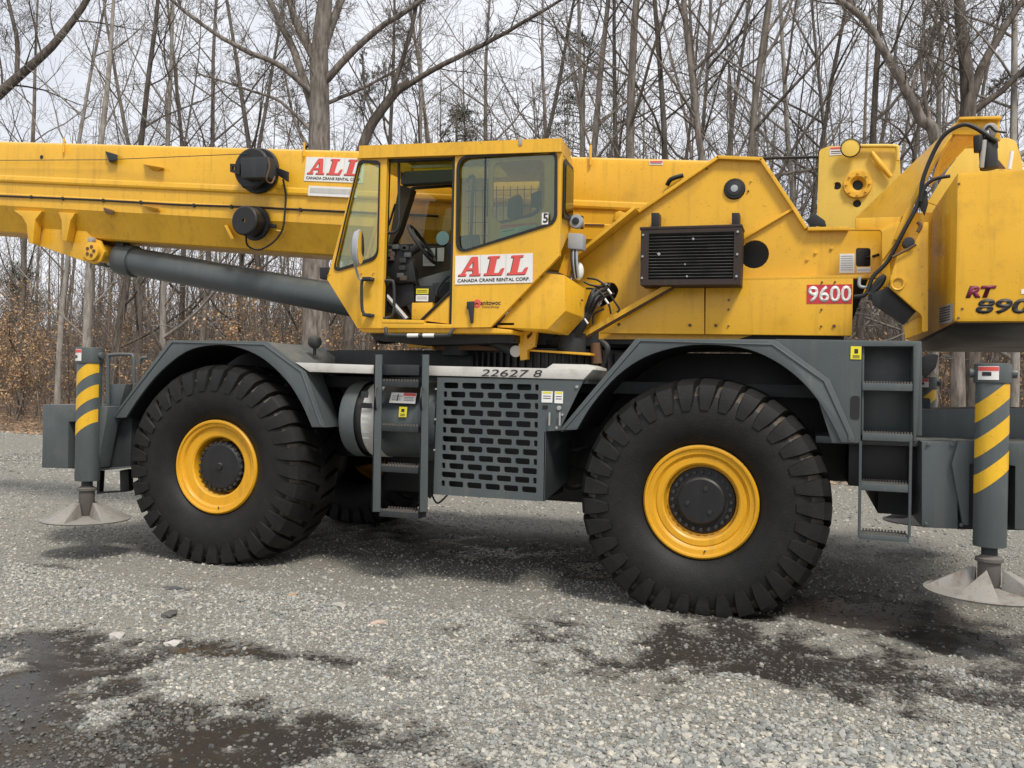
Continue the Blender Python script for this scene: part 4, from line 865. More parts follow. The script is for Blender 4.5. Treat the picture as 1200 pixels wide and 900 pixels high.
box('toolbox', *(lambda A_, B_: (A_.x, B_.x, -1.32, -1.05, B_.z, A_.z))(q1(2, -1.32, 394, 690), q1(2, -1.32, 470, 755)), 'yellow', cab)
hull('floor_clutter', q(2, -1.3, (292, 640), (330, 590), (400, 620), (402, 690), (360, 700), (300, 730))+q(2, -.8, (300, 640), (340, 590), (410, 620), (360, 700)), 'black', cab)
tube('armrest_bar', curve(q(2, -1.33, (484, 660), (495, 630), (530, 592), (548, 590)), 4), .014, 'dark_grey', cab)
# guard mesh behind the seat
bm = bmesh.new()
for i in range(11): a_, b_ = q(2, -.66, (610+26*i, 250), (606+26*i, 480)); btube(bm, [a_, b_], .004, 4)
for y in (270, 330, 390, 440): a_, b_ = q(2, -.66, (600, y), (880, y-8)); btube(bm, [a_, b_], .004, 4)
done(bm, 'window_guard', 'black', cab, 0)
tube('inside_rail', curve(q(2, -1.35, (600, 230), (628, 215), (622, 300), (615, 480)), 4), .014, 'dark_grey', cab)
sticker('window_notice', 2, YB+.03, [(728, 398), (862, 388), (862, 412), (727, 448)], 'sticker_blue', cab, lines=[(0, 0, 1, .3, 'pink_red'), (.05, .5, .4, .56, 'ink'), (.5, .5, .95, .55, 'ink'), (.5, .7, .95, .75, 'ink')])
sticker('number_sticker', 2, YB-.014, [(884, 352), (908, 350), (907, 394), (883, 396)], 'white_sticker', cab)
text('number', '5', q1(2, YB-.017, 888, 389), (1, 0, 0), (0, 0, 1), .075, 'ink', cab, width=.04, bold=.02)
# outside: board, handles, rails, mirror, lamps
board(q1(2, YB-.006, 558, 514), q1(2, YB-.006, 850, 503), q1(2, YB-.006, 555, 622), cab)
c = q1(2, YB-.003, 640, 693); bm = bmesh.new()
lathe(bm, [(.016, 0), (.033, 0), (.033, .002), (.016, .002)], c, 24, 'Y'); done(bm, 'maker_mark', 'pink_red', cab, 0)
text('maker_mark', 'M', q1(2, YB-.004, 633, 698), (1, 0, 0), (0, 0, 1), .030, 'pink_red', cab, bold=.02)
text('lettering', 'anitowoc', q1(2, YB-.003, 653, 699), (1, 0, 0), (0, 0, 1), .036, 'ink', cab, width=.17, bold=.01, shear=.1); text('lettering', 'Crane Group', q1(2, YB-.003, 658, 712), (1, 0, 0), (0, 0, 1), .022, 'rust', cab, width=.145)
plate('door_handle', q(2, YB-.03, (600, 686), (626, 684), (625, 712), (622, 764), (614, 768), (606, 716), (600, 712)), .03, 'dark_grey', cab, bev=.006)
tube('grab_rail', curve(q(2, YB-.07, (250, 604), (222, 604), (206, 612), (206, 700), (212, 728), (228, 739), (248, 739)), 4), .013, 'dark_grey', cab)
for y in (603, 739): a_ = q1(2, YB, 240, y); box('rail_foot', a_.x-.035, a_.x+.035, YB-.09, YB-.002, a_.z-.012, a_.z+.012, 'dark_grey', cab, .003)
tube('grab_rail', curve(q(2, YB+.08, (345, 165), (346, 300), (345, 390), (334, 420), (316, 427), (300, 426)), 4), .013, 'dark_grey', cab)
tube('grab_rail', curve(q(2, YB+.03, (288, 608), (312, 608), (326, 620), (327, 710), (318, 740), (300, 748), (286, 748)), 4), .013, 'dark_grey', cab)
tube('wiper', q(2, -1.2, (308, 395), (332, 318)), .01, 'black', cab); tube('wiper', q(2, -1.2, (300, 420), (325, 340)), .008, 'black', cab)
c = q1(2, YB-.22, 197, 482); mdir = Vector((.95, .12, .04)).normalized(); bm = bmesh.new(); u_ = Vector((0, 0, 1)); v_ = mdir.cross(u_).normalized()
def disc(bm, c, rs): 
    rr_ = [[bm.verts.new(c+mdir*o_+(v_*math.cos(t)*.085+u_*math.sin(t)*.15)*s) for t in [2*math.pi*i/24 for i in range(24)]] for s, o_ in rs]
    for a_, b_ in zip(rr_, rr_[1:]):
        for j in range(24): bm.faces.new((a_[j], a_[(j+1) % 24], b_[(j+1) % 24], b_[j]))
    bm.faces.new(rr_[-1]); bm.faces.new(rr_[0][::-1])
disc(bm, c, [(.5, -.06), (.9, -.035), (1, 0), (.93, .008)]); mi_ = done(bm, 'mirror_shell', 'lamp_grey', cab, 0)
bm = bmesh.new(); disc(bm, c+mdir*.009, [(.9, 0), (.9, .003)]); done(bm, 'mirror_glass', 'mirror', mi_, 0)
tube('mirror_arm', curve([c-mdir*.04, q1(2, YB-.2, 170, 492), q1(2, YB-.12, 178, 540), q1(2, YB-.06, 192, 590), q1(2, YB-.05, 204, 606)], 4), .011, 'lamp_grey', cab)
for i, (x, y) in enumerate([(250, 578), (205, 578)]): c = q1(2, YB, x, y); cyl('bolt', c+Vector((0, -.01, 0)), c, .008, 'yellow', cab, 8, 0)
plate('side_lamp', q(2, -1.25, (46, 556), (84, 556), (84, 602), (46, 600)), .08, 'black', cab, bev=.01)
P = q(2, YB-.04, (796, 68), (808, 68), (808, 96), (796, 96)); plate('roof_clip', P, .03, 'steel', cab)
tube('under_rail', curve([q1(12, -1.52, 125, 700), q1(12, -1.55, 130, 735), q1(12, -1.55, 160, 748), q1(12, -1.55, 500, 750), q1(12, -1.55, 545, 738), q1(12, -1.5, 565, 708)], 4), .016, 'dark_grey', cab)
for x in (305, 408): a_ = q1(12, -1.55, x, 749); cyl('rail_tape', a_+Vector((-.05, 0, 0)), a_+Vector((.05, 0, 0)), .0175, 'white_sticker', cab, 10, 0)
# lamps, junction box, leads behind the cab
jb = plate('junction_box', q(2, -1.25, (982, 426), (1038, 430), (1036, 490), (980, 486)), .12, 'lamp_grey', crane, bev=.012)
pl_ = plate('horn_mount', q(2, -1.15, (994, 362), (1036, 362), (1036, 410), (994, 406)), .05, 'black', crane); c = q1(2, -1.17, 1016, 386); cyl('horn', c+Vector((0, -.04, 0)), c+Vector((0, .03, 0)), .055, 'lamp_grey', pl_, 20); cyl('horn_core', c+Vector((0, -.05, 0)), c+Vector((0, -.038, 0)), .03, 'dark_grey', pl_, 14)
for i in range(4): tube('lead', curve([q1(14, -1.22, 452+9*i, 200), q1(14, -1.24, 450+10*i, 290), q1(14, -1.2, 465+8*i, 380)], 4), .010, ('dark_grey', 'lamp_grey')[i % 2], jb)
bm = bmesh.new(); c = q1(14, -1.1, 492, 340); bmesh.ops.create_uvsphere(bm, u_segments=14, v_segments=10, radius=.075); bmesh.ops.scale(bm, vec=(.55, .55, 1), verts=bm.verts); bmesh.ops.translate(bm, vec=c, verts=bm.verts); done(bm, 'beacon_dome', 'white_sticker', jb)
plate('strut', q(14, -1.2, (410, 235), (445, 225), (420, 365), (372, 345)), .1, 'yellow', crane)
# battery box tucked under the cab's tail
bx = hull('battery_box', q(14, -1.44, (8, 668), (40, 640), (262, 345), (408, 362), (414, 572), (306, 680))+q(14, -1.12, (528, 442), (524, 612), (430, 716))+[v+Vector((0, .5, 0)) for v in q(14, -1.44, (60, 668), (290, 350))], 'yellow', crane, .006)
for x, y in ((275, 370), (148, 505), (512, 510)): c = q1(14, -1.445 if x < 400 else -1.2, x, y); cyl('bolt', c+Vector((0, -.012, 0)), c, .009, 'rust', bx, 8, 0)
# hose bundle out of the side opening
hb = empty('hose_bundle', (0, 0, 0), crane)
for i in range(13):
    o = random.uniform(-28, 28); o2 = random.uniform(-26, 26)
    tube('hose', curve([q1(14, -.6, 670+o, 450+o2*.8), q1(14, -.95-.01*i, 600+o, 470+o2), q1(14, -1.05, 545+o*.6, 580+o2), q1(14, -1.05, 490+o*.7, 680+o2), q1(14, -1.0, 400+o, 745+o2*.8), q1(14, -.9, 300+o, 770+o2*.8)], 5), random.uniform(.012, .02), 'black' if i % 3 else 'dark_grey', hb, 6)
for pts in ([(540, 380), (600, 390), (650, 430), (690, 500), (728, 560), (715, 580)], [(535, 440), (600, 450), (660, 520), (680, 590)], [(580, 540), (640, 490), (700, 470)], [(575, 650), (580, 590), (640, 560)], [(520, 400), (560, 420), (620, 430)]):
    tube('hose', curve([q1(14, -1.0, *p) for p in pts], 4), .009, 'black', hb, 6)
for x, y in ((672, 458), (655, 515), (535, 632)): a_ = q1(14, -1.07, x, y); tube('cable_tie', [a_+Vector((-.015, 0, .02)), a_+Vector((.015, 0, -.02))], .009, 'white_sticker', hb, 6)
# works under the cab
uw = empty('slew_works', (0, 0, 0), crane)
plate('bracket', q(14, -1.15, (140, 682), (245, 690), (232, 780), (190, 800), (190, 855), (150, 862), (138, 760)), .06, 'yellow', uw, holes=[rrect(q(14, -1.15, (185, 715), (222, 690), (215, 715), (190, 740)), 2, .2)])
plate('cross_bar', q(14, -1.1, (165, 795), (560, 818), (560, 832), (170, 806)), .2, 'yellow', uw)
cyl('slew_ram', q1(14, -1.05, -150, 680), q1(14, -1.1, 118, 805), .055, 'dark_grey', uw, 16); cyl('ram_end', q1(14, -1.16, 122, 808), q1(14, -1.0, 122, 808), .05, 'aluminium', uw, 14)
plate('bracket', q(12, -1.1, (268, 768), (420, 768), (430, 840), (400, 828), (268, 828)), .08, 'yellow', uw); plate('cross_bar', q(12, -1.05, (420, 800), (640, 806), (900, 830), (900, 848), (430, 842)), .12, 'rust', uw)
for i in range(9): 
    x = random.uniform(20, 560); tube('hose', curve([q1(12, -1.15, x, 715), q1(12, -1.05, x+60, 770+random.uniform(-20, 30)), q1(12, -.9, x+random.uniform(60, 200), 790)], 4), .014, 'black', uw, 6)
plate('cab_mount', q(2, -1.3, (240, 790), (560, 796), (780, 800), (780, 840), (420, 850), (250, 830)), .5, 'black', uw)
tube('rusty_pipe', [q1(14, -.9, 592, 760), q1(14, -.9, 600, 880)], .05, 'rust', uw, 10); tube('pipe', curve([q1(14, -.9, 620, 750), q1(14, -.95, 660, 790), q1(14, -.9, 640, 870)]), .025, 'dark_grey', uw)
# fender lamp
c = q1(5, -1.2, 1017, 62); bm = bmesh.new(); bmesh.ops.create_uvsphere(bm, u_segments=16, v_segments=10, radius=.062); bmesh.ops.translate(bm, vec=c, verts=bm.verts); done(bm, 'marker_lamp', 'dark_grey', crane)
tube('lamp_stem', [c, c+Vector((0, 0, -.12))], .015, 'black', crane)

# ================================================================== GROUND
RNG = np.random.default_rng(11)
def vnoise(x, y, seed=0):
    xi = np.floor(x).astype(np.int64); yi = np.floor(y).astype(np.int64); fx = x-xi; fy = y-yi
    def hsh(a, b_):
        h = (a*374761393+b_*668265263+seed*1274126177) & 0xffffffff; h = ((h ^ (h >> 13))*1274126177) & 0xffffffff
        return ((h ^ (h >> 16)) & 0xffff)/65535.
    sx = fx*fx*(3-2*fx); sy = fy*fy*(3-2*fy)
    return (hsh(xi, yi)*(1-sx)+hsh(xi+1, yi)*sx)*(1-sy)+(hsh(xi, yi+1)*(1-sx)+hsh(xi+1, yi+1)*sx)*sy
def fbm(x, y, sc, o=4, seed=0):
    t = 0; a = .5; s = 0
    for i in range(o): t = t+a*vnoise(x*sc+i*17.3, y*sc+i*9.1, seed+i); s += a; a *= .55; sc *= 2.1
    return t/s
# damp and muddy patches, plus shade painted under the chassis: centre, half sizes, turn
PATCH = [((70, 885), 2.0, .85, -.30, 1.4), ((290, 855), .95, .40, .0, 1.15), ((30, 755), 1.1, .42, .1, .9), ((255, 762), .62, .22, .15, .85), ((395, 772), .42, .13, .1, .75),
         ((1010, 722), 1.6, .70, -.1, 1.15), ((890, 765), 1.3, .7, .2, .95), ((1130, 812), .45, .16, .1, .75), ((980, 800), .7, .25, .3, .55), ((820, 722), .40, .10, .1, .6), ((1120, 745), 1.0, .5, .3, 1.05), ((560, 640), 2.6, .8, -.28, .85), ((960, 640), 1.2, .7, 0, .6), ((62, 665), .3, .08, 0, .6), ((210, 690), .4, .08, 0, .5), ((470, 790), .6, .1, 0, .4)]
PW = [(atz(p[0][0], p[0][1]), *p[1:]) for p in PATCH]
def wet_and_shade(x, y):
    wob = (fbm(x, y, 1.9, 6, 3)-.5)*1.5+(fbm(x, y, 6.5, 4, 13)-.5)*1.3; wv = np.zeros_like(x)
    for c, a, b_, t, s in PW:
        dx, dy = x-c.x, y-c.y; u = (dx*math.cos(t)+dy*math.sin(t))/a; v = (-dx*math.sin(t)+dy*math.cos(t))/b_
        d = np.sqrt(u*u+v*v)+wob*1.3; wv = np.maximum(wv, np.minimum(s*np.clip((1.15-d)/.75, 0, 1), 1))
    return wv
def ground_z(x, y):
    z = (fbm(x, y, .45, 3, 21)-.5)*.05+(fbm(x, y, 3.1, 3, 5)-.5)*.016
    near = np.clip((np.abs(y)-1.9)/.6, 0, 1)*1.0
    foot = np.zeros_like(x)
    for wx, wy in ((-2.11, -1.3), (2.11, -1.3), (-2.11, 1.3), (2.11, 1.3)): foot = np.maximum(foot, np.exp(-(((x-wx)/.75)**2+((y-wy)/.7)**2)**2))
    return (z*np.where(np.hypot(x, y) < 60, 1, 0) - .016*wet_and_shade(x, y) - .004)*(1-foot) + .021*foot
xs = np.concatenate([np.linspace(-160, -10, 40)[:-1], np.linspace(-10, -4, 80)[:-1], np.linspace(-4, 6.5, 260)[:-1], np.linspace(6.5, 10, 30)[:-1], np.linspace(10, 160, 40)])
ys = np.concatenate([np.linspace(-60, -8, 12)[:-1], np.linspace(-8, -1, 200)[:-1], np.linspace(-1, 12, 90)[:-1], np.linspace(12, 200, 30)])
gx, gy = np.meshgrid(xs, ys); gz = ground_z(gx, gy)
nx, ny = len(xs), len(ys); idx = np.arange(nx*ny).reshape(ny, nx)
fc = np.stack([idx[:-1, :-1], idx[:-1, 1:], idx[1:, 1:], idx[1:, :-1]], -1).reshape(-1, 4)
def np_mesh(name, v, f):
    me = bpy.data.meshes.new(name); f = np.asarray(f); k = f.shape[1]
    me.vertices.add(len(v)); me.vertices.foreach_set('co', np.asarray(v, np.float32).ravel())
    me.loops.add(f.size); me.loops.foreach_set('vertex_index', f.astype(np.int32).ravel())
    me.polygons.add(len(f)); me.polygons.foreach_set('loop_start', (np.arange(len(f))*k).astype(np.int32))
    me.update(calc_edges=True); return me
gm = np_mesh('ground', np.stack([gx, gy, gz], -1).reshape(-1, 3), fc)
at_ = gm.attributes.new('damp_and_shade', 'FLOAT', 'POINT'); at_.data.foreach_set('value', wet_and_shade(gx, gy).astype(np.float32).ravel())
gm.polygons.foreach_set('use_smooth', np.ones(len(fc), bool))
def mat_ground():
    m, n, b = nodes('gravel_yard'); lk = n.links.new
    g = N(n, 'ShaderNodeNewGeometry'); pos = g.outputs['Position']
    v1 = N(n, 'ShaderNodeTexVoronoi', Scale=55); lk(pos, v1.inputs['Vector']); v2 = N(n, 'ShaderNodeTexVoronoi', Scale=120); lk(pos, v2.inputs['Vector'])
    n1 = N(n, 'ShaderNodeTexNoise', Scale=.8, Detail=6, Roughness=.62); lk(pos, n1.inputs['Vector']); n2 = N(n, 'ShaderNodeTexNoise', Scale=30, Detail=5, Roughness=.7); lk(pos, n2.inputs['Vector'])
    s1 = N(n, 'ShaderNodeSeparateColor'); lk(v1.outputs['Color'], s1.inputs[0]); s2 = N(n, 'ShaderNodeSeparateColor'); lk(v2.outputs['Color'], s2.inputs[0])
    st = ramp(n, s1.outputs[0], [(0, (.16, .16, .15)), (.35, (.30, .29, .27)), (.7, (.38, .36, .32)), (.93, (.46, .42, .36)), (1, (.60, .57, .52))])
    st2 = ramp(n, s2.outputs[0], [(0, (.15, .15, .14)), (.5, (.32, .305, .28)), (1, (.48, .45, .40))])
    c = mixc(n, .55, st.outputs[0], st2.outputs[0])
    c = mixc(n, ramp(n, n1.outputs['Fac'], [(.38, 0), (.62, .55)]).outputs[0], c, (.33, .30, .25)); c = mixc(n, 1.0, c, (.85, .85, .82), 'MULTIPLY')
    c = mixc(n, ramp(n, n2.outputs['Fac'], [(.3, .6), (.52, 0)]).outputs[0], c, (.085, .08, .075))
    a = N(n, 'ShaderNodeAttribute', attribute_name='damp_and_shade')
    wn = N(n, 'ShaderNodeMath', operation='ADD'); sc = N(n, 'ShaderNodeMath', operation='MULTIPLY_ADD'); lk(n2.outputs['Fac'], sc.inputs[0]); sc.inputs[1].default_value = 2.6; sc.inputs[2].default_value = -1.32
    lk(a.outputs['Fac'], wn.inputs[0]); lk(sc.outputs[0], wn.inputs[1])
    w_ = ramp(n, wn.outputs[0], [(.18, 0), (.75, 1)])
    mud = mixc(n, n2.outputs['Fac'], (.018, .016, .0145), (.055, .048, .042))  # mud tone, also used for the painted shade under the chassis
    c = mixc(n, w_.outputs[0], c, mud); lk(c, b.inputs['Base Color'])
    lk(ramp(n, w_.outputs[0], [(0, .92), (.7, .6), (1, .22)]).outputs[0], b.inputs['Roughness']); b.inputs['Specular IOR Level'].default_value = .3
    h = mixc(n, .5, v1.outputs['Distance'], v2.outputs['Distance']); h2 = mixc(n, w_.outputs[0], h, (.2, .2, .2)); bump(n, b, h2, .9, .02)
    return m
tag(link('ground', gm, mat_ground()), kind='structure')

# loose stones, scattered as instances
def stone_proto(i):
    r = random.Random(i); bm = bmesh.new(); bmesh.ops.create_icosphere(bm, subdivisions=1, radius=1)
    sc = Vector((r.uniform(.8, 1.25), r.uniform(.65, 1.0), r.uniform(.45, .75)))
    for v in bm.verts: v.co = Vector((v.co.x*sc.x, v.co.y*sc.y, v.co.z*sc.z))*r.uniform(.8, 1.2)
    me = bpy.data.meshes.new('stone_shape'); bm.to_mesh(me); bm.free(); return me
def mat_stone():
    m, n, b = nodes('loose_stone'); lk = n.links.new; o = N(n, 'ShaderNodeObjectInfo'); g = N(n, 'ShaderNodeNewGeometry')
    n1 = N(n, 'ShaderNodeTexNoise', Scale=60, Detail=4); lk(g.outputs['Position'], n1.inputs['Vector'])
    c = ramp(n, o.outputs['Random'], [(0, (.12, .125, .125)), (.22, (.23, .235, .225)), (.5, (.30, .30, .29)), (.78, (.38, .365, .335)), (.93, (.45, .41, .345)), (.985, (.52, .48, .42)), (1, (.66, .62, .57))])
    c = mixc(n, ramp(n, n1.outputs['Fac'], [(.35, .35), (.65, 0)]).outputs[0], c.outputs[0], (.15, .145, .13)); c = mixc(n, 1.0, c, (1.04, 1.05, 1.02), 'MULTIPLY')
    a = N(n, 'ShaderNodeAttribute', attribute_name='damp_and_shade', attribute_type='INSTANCER')
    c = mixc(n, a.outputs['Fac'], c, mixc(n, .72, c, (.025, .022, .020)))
    lk(c, b.inputs['Base Color']); b.inputs['Roughness'].default_value = .8; b.inputs['Specular IOR Level'].default_value = .3; return m
MS = mat_stone(); sc_col = bpy.data.collections.new('stone_shapes')
for i in range(7):
    me = stone_proto(i); me.materials.append(MS); sc_col.objects.link(bpy.data.objects.new('stone_shape', me))
def scatter_tree(coll):
    ng = bpy.data.node_groups.new('scatter', 'GeometryNodeTree')
    ng.interface.new_socket('Geometry', in_out='INPUT', socket_type='NodeSocketGeometry'); ng.interface.new_socket('Geometry', in_out='OUTPUT', socket_type='NodeSocketGeometry')
    gi = ng.nodes.new('NodeGroupInput'); go = ng.nodes.new('NodeGroupOutput'); ip = ng.nodes.new('GeometryNodeInstanceOnPoints'); ci = ng.nodes.new('GeometryNodeCollectionInfo')
    ci.inputs['Collection'].default_value = coll; ci.inputs['Separate Children'].default_value = True; ci.inputs['Reset Children'].default_value = True; ip.inputs['Pick Instance'].default_value = True
    def na(nm, ty):
        x = ng.nodes.new('GeometryNodeInputNamedAttribute'); x.data_type = ty; x.inputs['Name'].default_value = nm; return [o for o in x.outputs if o.enabled and o.name == 'Attribute'][0]
    l = ng.links.new; l(gi.outputs[0], ip.inputs['Points']); l(ci.outputs[0], ip.inputs['Instance']); l(na('pick', 'INT'), ip.inputs['Instance Index'])
    e2r = ng.nodes.new('FunctionNodeEulerToRotation'); l(na('rot', 'FLOAT_VECTOR'), e2r.inputs[0]); l(e2r.outputs[0], ip.inputs['Rotation']); l(na('scl', 'FLOAT'), ip.inputs['Scale']); l(ip.outputs[0], go.inputs[0])
    return ng
def scatter(name, P, scl, rot, coll, npick, label, cat, damp_and_shade=None):
    me = bpy.data.meshes.new(name); me.vertices.add(len(P)); me.vertices.foreach_set('co', P.astype(np.float32).ravel())
    a = me.attributes.new('scl', 'FLOAT', 'POINT'); a.data.foreach_set('value', scl.astype(np.float32))
    a = me.attributes.new('rot', 'FLOAT_VECTOR', 'POINT'); a.data.foreach_set('vector', rot.astype(np.float32).ravel())
    a = me.attributes.new('pick', 'INT', 'POINT'); a.data.foreach_set('value', RNG.integers(0, npick, len(P)).astype(np.int32))
    if damp_and_shade is not None: a = me.attributes.new('damp_and_shade', 'FLOAT', 'POINT'); a.data.foreach_set('value', damp_and_shade.astype(np.float32))
    o = link(name, me, None); md = o.modifiers.new('scatter', 'NODES'); md.node_group = scatter_tree(coll); tag(o, label, cat, kind='stuff'); return o
def stones(n, x0, x1, y0, y1, smin, smax):
    x = RNG.uniform(x0, x1, n); y = RNG.uniform(y0, y1, n); wv = wet_and_shade(x, y); den = fbm(x, y, .9, 4, 40)
    coarse = np.clip((x-1.0)/2.0, 0, 1)*np.clip((-3.2-y)/1.0, 0, 1)
    keep = RNG.random(n) < np.clip((.25+1.5*(den-.25))*(1-.72*np.clip(wv*1.5-.12, 0, 1)*(.2+1.5*fbm(x, y, 3.0, 3, 60)))+.45*coarse*(wv < .4), .03, 1)
    x, y, wv, coarse = x[keep], y[keep], wv[keep], coarse[keep]
    s = (smin+(smax-smin)*RNG.random(len(x))**2.2)*(.85+.6*coarse); z = ground_z(x, y)+s*.15
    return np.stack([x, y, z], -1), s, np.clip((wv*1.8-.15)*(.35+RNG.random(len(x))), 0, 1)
parts_ = [stones(120000, -3.5, 6.0, -6.2, -4.2, .0055, .019), stones(90000, -6, 6.5, -4.2, -2.2, .0065, .020), stones(55000, -9, 8, -2.2, 2.5, .009, .020), stones(60000, -24, 10, 2.5, 12, .012, .032), stones(2600, -5, 6, -6, -1.5, .016, .032)]
P = np.concatenate([p[0] for p in parts_]); s_ = np.concatenate([p[1] for p in parts_]); dm = np.concatenate([p[2] for p in parts_])
scatter('gravel', P, s_, np.stack([RNG.normal(0, .35, len(P)), RNG.normal(0, .35, len(P)), RNG.uniform(0, 6.28, len(P))], -1), sc_col, 7, 'loose crushed grey and tan gravel lying over the whole yard', 'gravel', dm)
# single stones large enough to pick out
for i, (px_, py_, wd) in enumerate([(790, 612, 0), (272, 213 + 640-640+0, 0)][:0]): pass
BS = [('flat pale stone lying left of the mud patch in front of the front wheel', 137, 746, .075, (.42, .40, .36)), ('larger flat pale stone behind the mud patch left of centre', 204, 753, .065, (.48, .46, .42)),
      ('pale wedge of stone below the gap between the two wheels', 397, 711, .085, (.40, .37, .33)), ('buff stone on the gravel in front of the slotted grille', 444, 731, .055, (.45, .35, .28)),
      ('dark broken stone in front of the front wheel', 199, 723, .075, (.09, .085, .08)), ('small dark flake of slate just below the front tyre', 206, 691, .06, (.075, .08, .085)), ('small tan stone lying right of the dark slate flake', 343, 699, .045, (.40, .27, .17)),
      ('round whitish pebble on the near gravel, right of the wet patch', 515, 830, .026, (.60, .58, .52))]
MBS = {}
for i, (lb, x, y, s, colr) in enumerate(BS):
    me = stone_proto(100+i); bm = bmesh.new(); bm.from_mesh(me); bmesh.ops.subdivide_edges(bm, edges=bm.edges, cuts=1, use_grid_fill=True)
    for v in bm.verts: v.co *= 1+noise.noise(v.co*2.3+Vector((i, 0, 0)))*.22
    bm.to_mesh(me); bm.free()
    mm, n, b = nodes('stone_%d' % i); g = N(n, 'ShaderNodeNewGeometry'); n1 = N(n, 'ShaderNodeTexNoise', Scale=45, Detail=5); n.links.new(g.outputs['Position'], n1.inputs['Vector'])
    n.links.new(mixc(n, n1.outputs['Fac'], tuple(c*.7 for c in colr), tuple(c*1.15 for c in colr)), b.inputs['Base Color']); b.inputs['Roughness'].default_value = .85; bump(n, b, n1.outputs['Fac'], .4, .01)
    o = link('stone', me, mm); w_ = atz(x, y); o.location = (w_.x, w_.y, float(ground_z(np.array([w_.x]), np.array([w_.y]))[0])+s*.12); o.scale = (s, s*.8, s*.55); o.rotation_euler.z = i*1.3
    tag(o, lb, 'stone', 'larger stones lying on the gravel')

# ================================================================== THE WOOD
def TL_Y(x): return 10.6-.11*x                                     # where the yard ends and the trees begin
def floor_z(x, y):
    d = np.clip(y-(10.0-.11*x), 0, 200); return np.where(d > 0, .02+.10*np.clip(d/1.5, 0, 1)+d*.05+(fbm(x, y, .35, 3, 77)-.5)*.35*np.clip(d/3, 0, 1), -.1)
fx = np.linspace(-120, 80, 200); fd = np.concatenate([np.linspace(-.6, 6, 34)[:-1], np.linspace(6, 120, 50)]); FX, FD = np.meshgrid(fx, fd); FY = 10.0-.11*FX+FD+(fbm(FX, FX*0, .7, 3, 9)-.5)*1.4*(FD < 5)
FZ = floor_z(FX, FY); ii = np.arange(FX.size).reshape(FX.shape); ff = np.stack([ii[:-1, :-1], ii[:-1, 1:], ii[1:, 1:], ii[1:, :-1]], -1).reshape(-1, 4)
fm = np_mesh('forest_floor', np.stack([FX, FY, FZ], -1).reshape(-1, 3), ff); fm.polygons.foreach_set('use_smooth', np.ones(len(ff), bool))
m, n, b = nodes('leaf_litter'); g = N(n, 'ShaderNodeNewGeometry'); v1 = N(n, 'ShaderNodeTexVoronoi', Scale=14); n.links.new(g.outputs['Position'], v1.inputs['Vector']); s1 = N(n, 'ShaderNodeSeparateColor'); n.links.new(v1.outputs['Color'], s1.inputs[0])
n.links.new(ramp(n, s1.outputs[0], [(0, (.06, .045, .035)), (.4, (.14, .095, .06)), (.8, (.22, .14, .085)), (1, (.30, .20, .13))]).outputs[0], b.inputs['Base Color']); b.inputs['Roughness'].default_value = .9; bump(n, b, v1.outputs['Distance'], .8, .05)
tag(link('forest_floor', fm, m), kind='structure')
def bark(name, c, c2, sc=7):
    m, n, b = nodes(name); lk = n.links.new; t = N(n, 'ShaderNodeTexCoord'); mp = N(n, 'ShaderNodeMapping'); mp.inputs['Scale'].default_value = (sc, sc, sc*.22); lk(t.outputs['Object'], mp.inputs['Vector'])
    n1 = N(n, 'ShaderNodeTexNoise', Scale=1.6, Detail=6, Roughness=.65); lk(mp.outputs[0], n1.inputs['Vector']); n2 = N(n, 'ShaderNodeTexNoise', Scale=.5, Detail=3); lk(t.outputs['Object'], n2.inputs['Vector'])
    k = mixc(n, ramp(n, n1.outputs['Fac'], [(.35, 0), (.65, 1)]).outputs[0], c, c2); k = mixc(n, ramp(n, n2.outputs['Fac'], [(.5, 0), (.75, .5)]).outputs[0], k, (.17, .17, .14))
    lk(k, b.inputs['Base Color']); b.inputs['Roughness'].default_value = .9; b.inputs['Specular IOR Level'].default_value = .15; bump(n, b, n1.outputs['Fac'], .7, .03); MAT[name] = m
bark('bark_grey', (.09, .076, .066), (.26, .225, .195)); bark('bark_pale', (.17, .15, .13), (.36, .33, .295)); bark('bark_dark', (.055, .046, .04), (.155, .13, .11)); bark('bark_far', (.12, .096, .08), (.235, .195, .165))
def leafmat(name, a, c):
    m, n, b = nodes(name); g = N(n, 'ShaderNodeNewGeometry'); r_ = ramp(n, g.outputs['Random Per Island'], [(0, a), (1, c)]); n.links.new(r_.outputs[0], b.inputs['Base Color']); b.inputs['Roughness'].default_value = .7
    b.inputs['Specular IOR Level'].default_value = .2; MAT[name] = m
leafmat('dead_leaf', (.24, .13, .06), (.56, .37, .20)); leafmat('pine_needle', (.022, .035, .016), (.055, .075, .032))

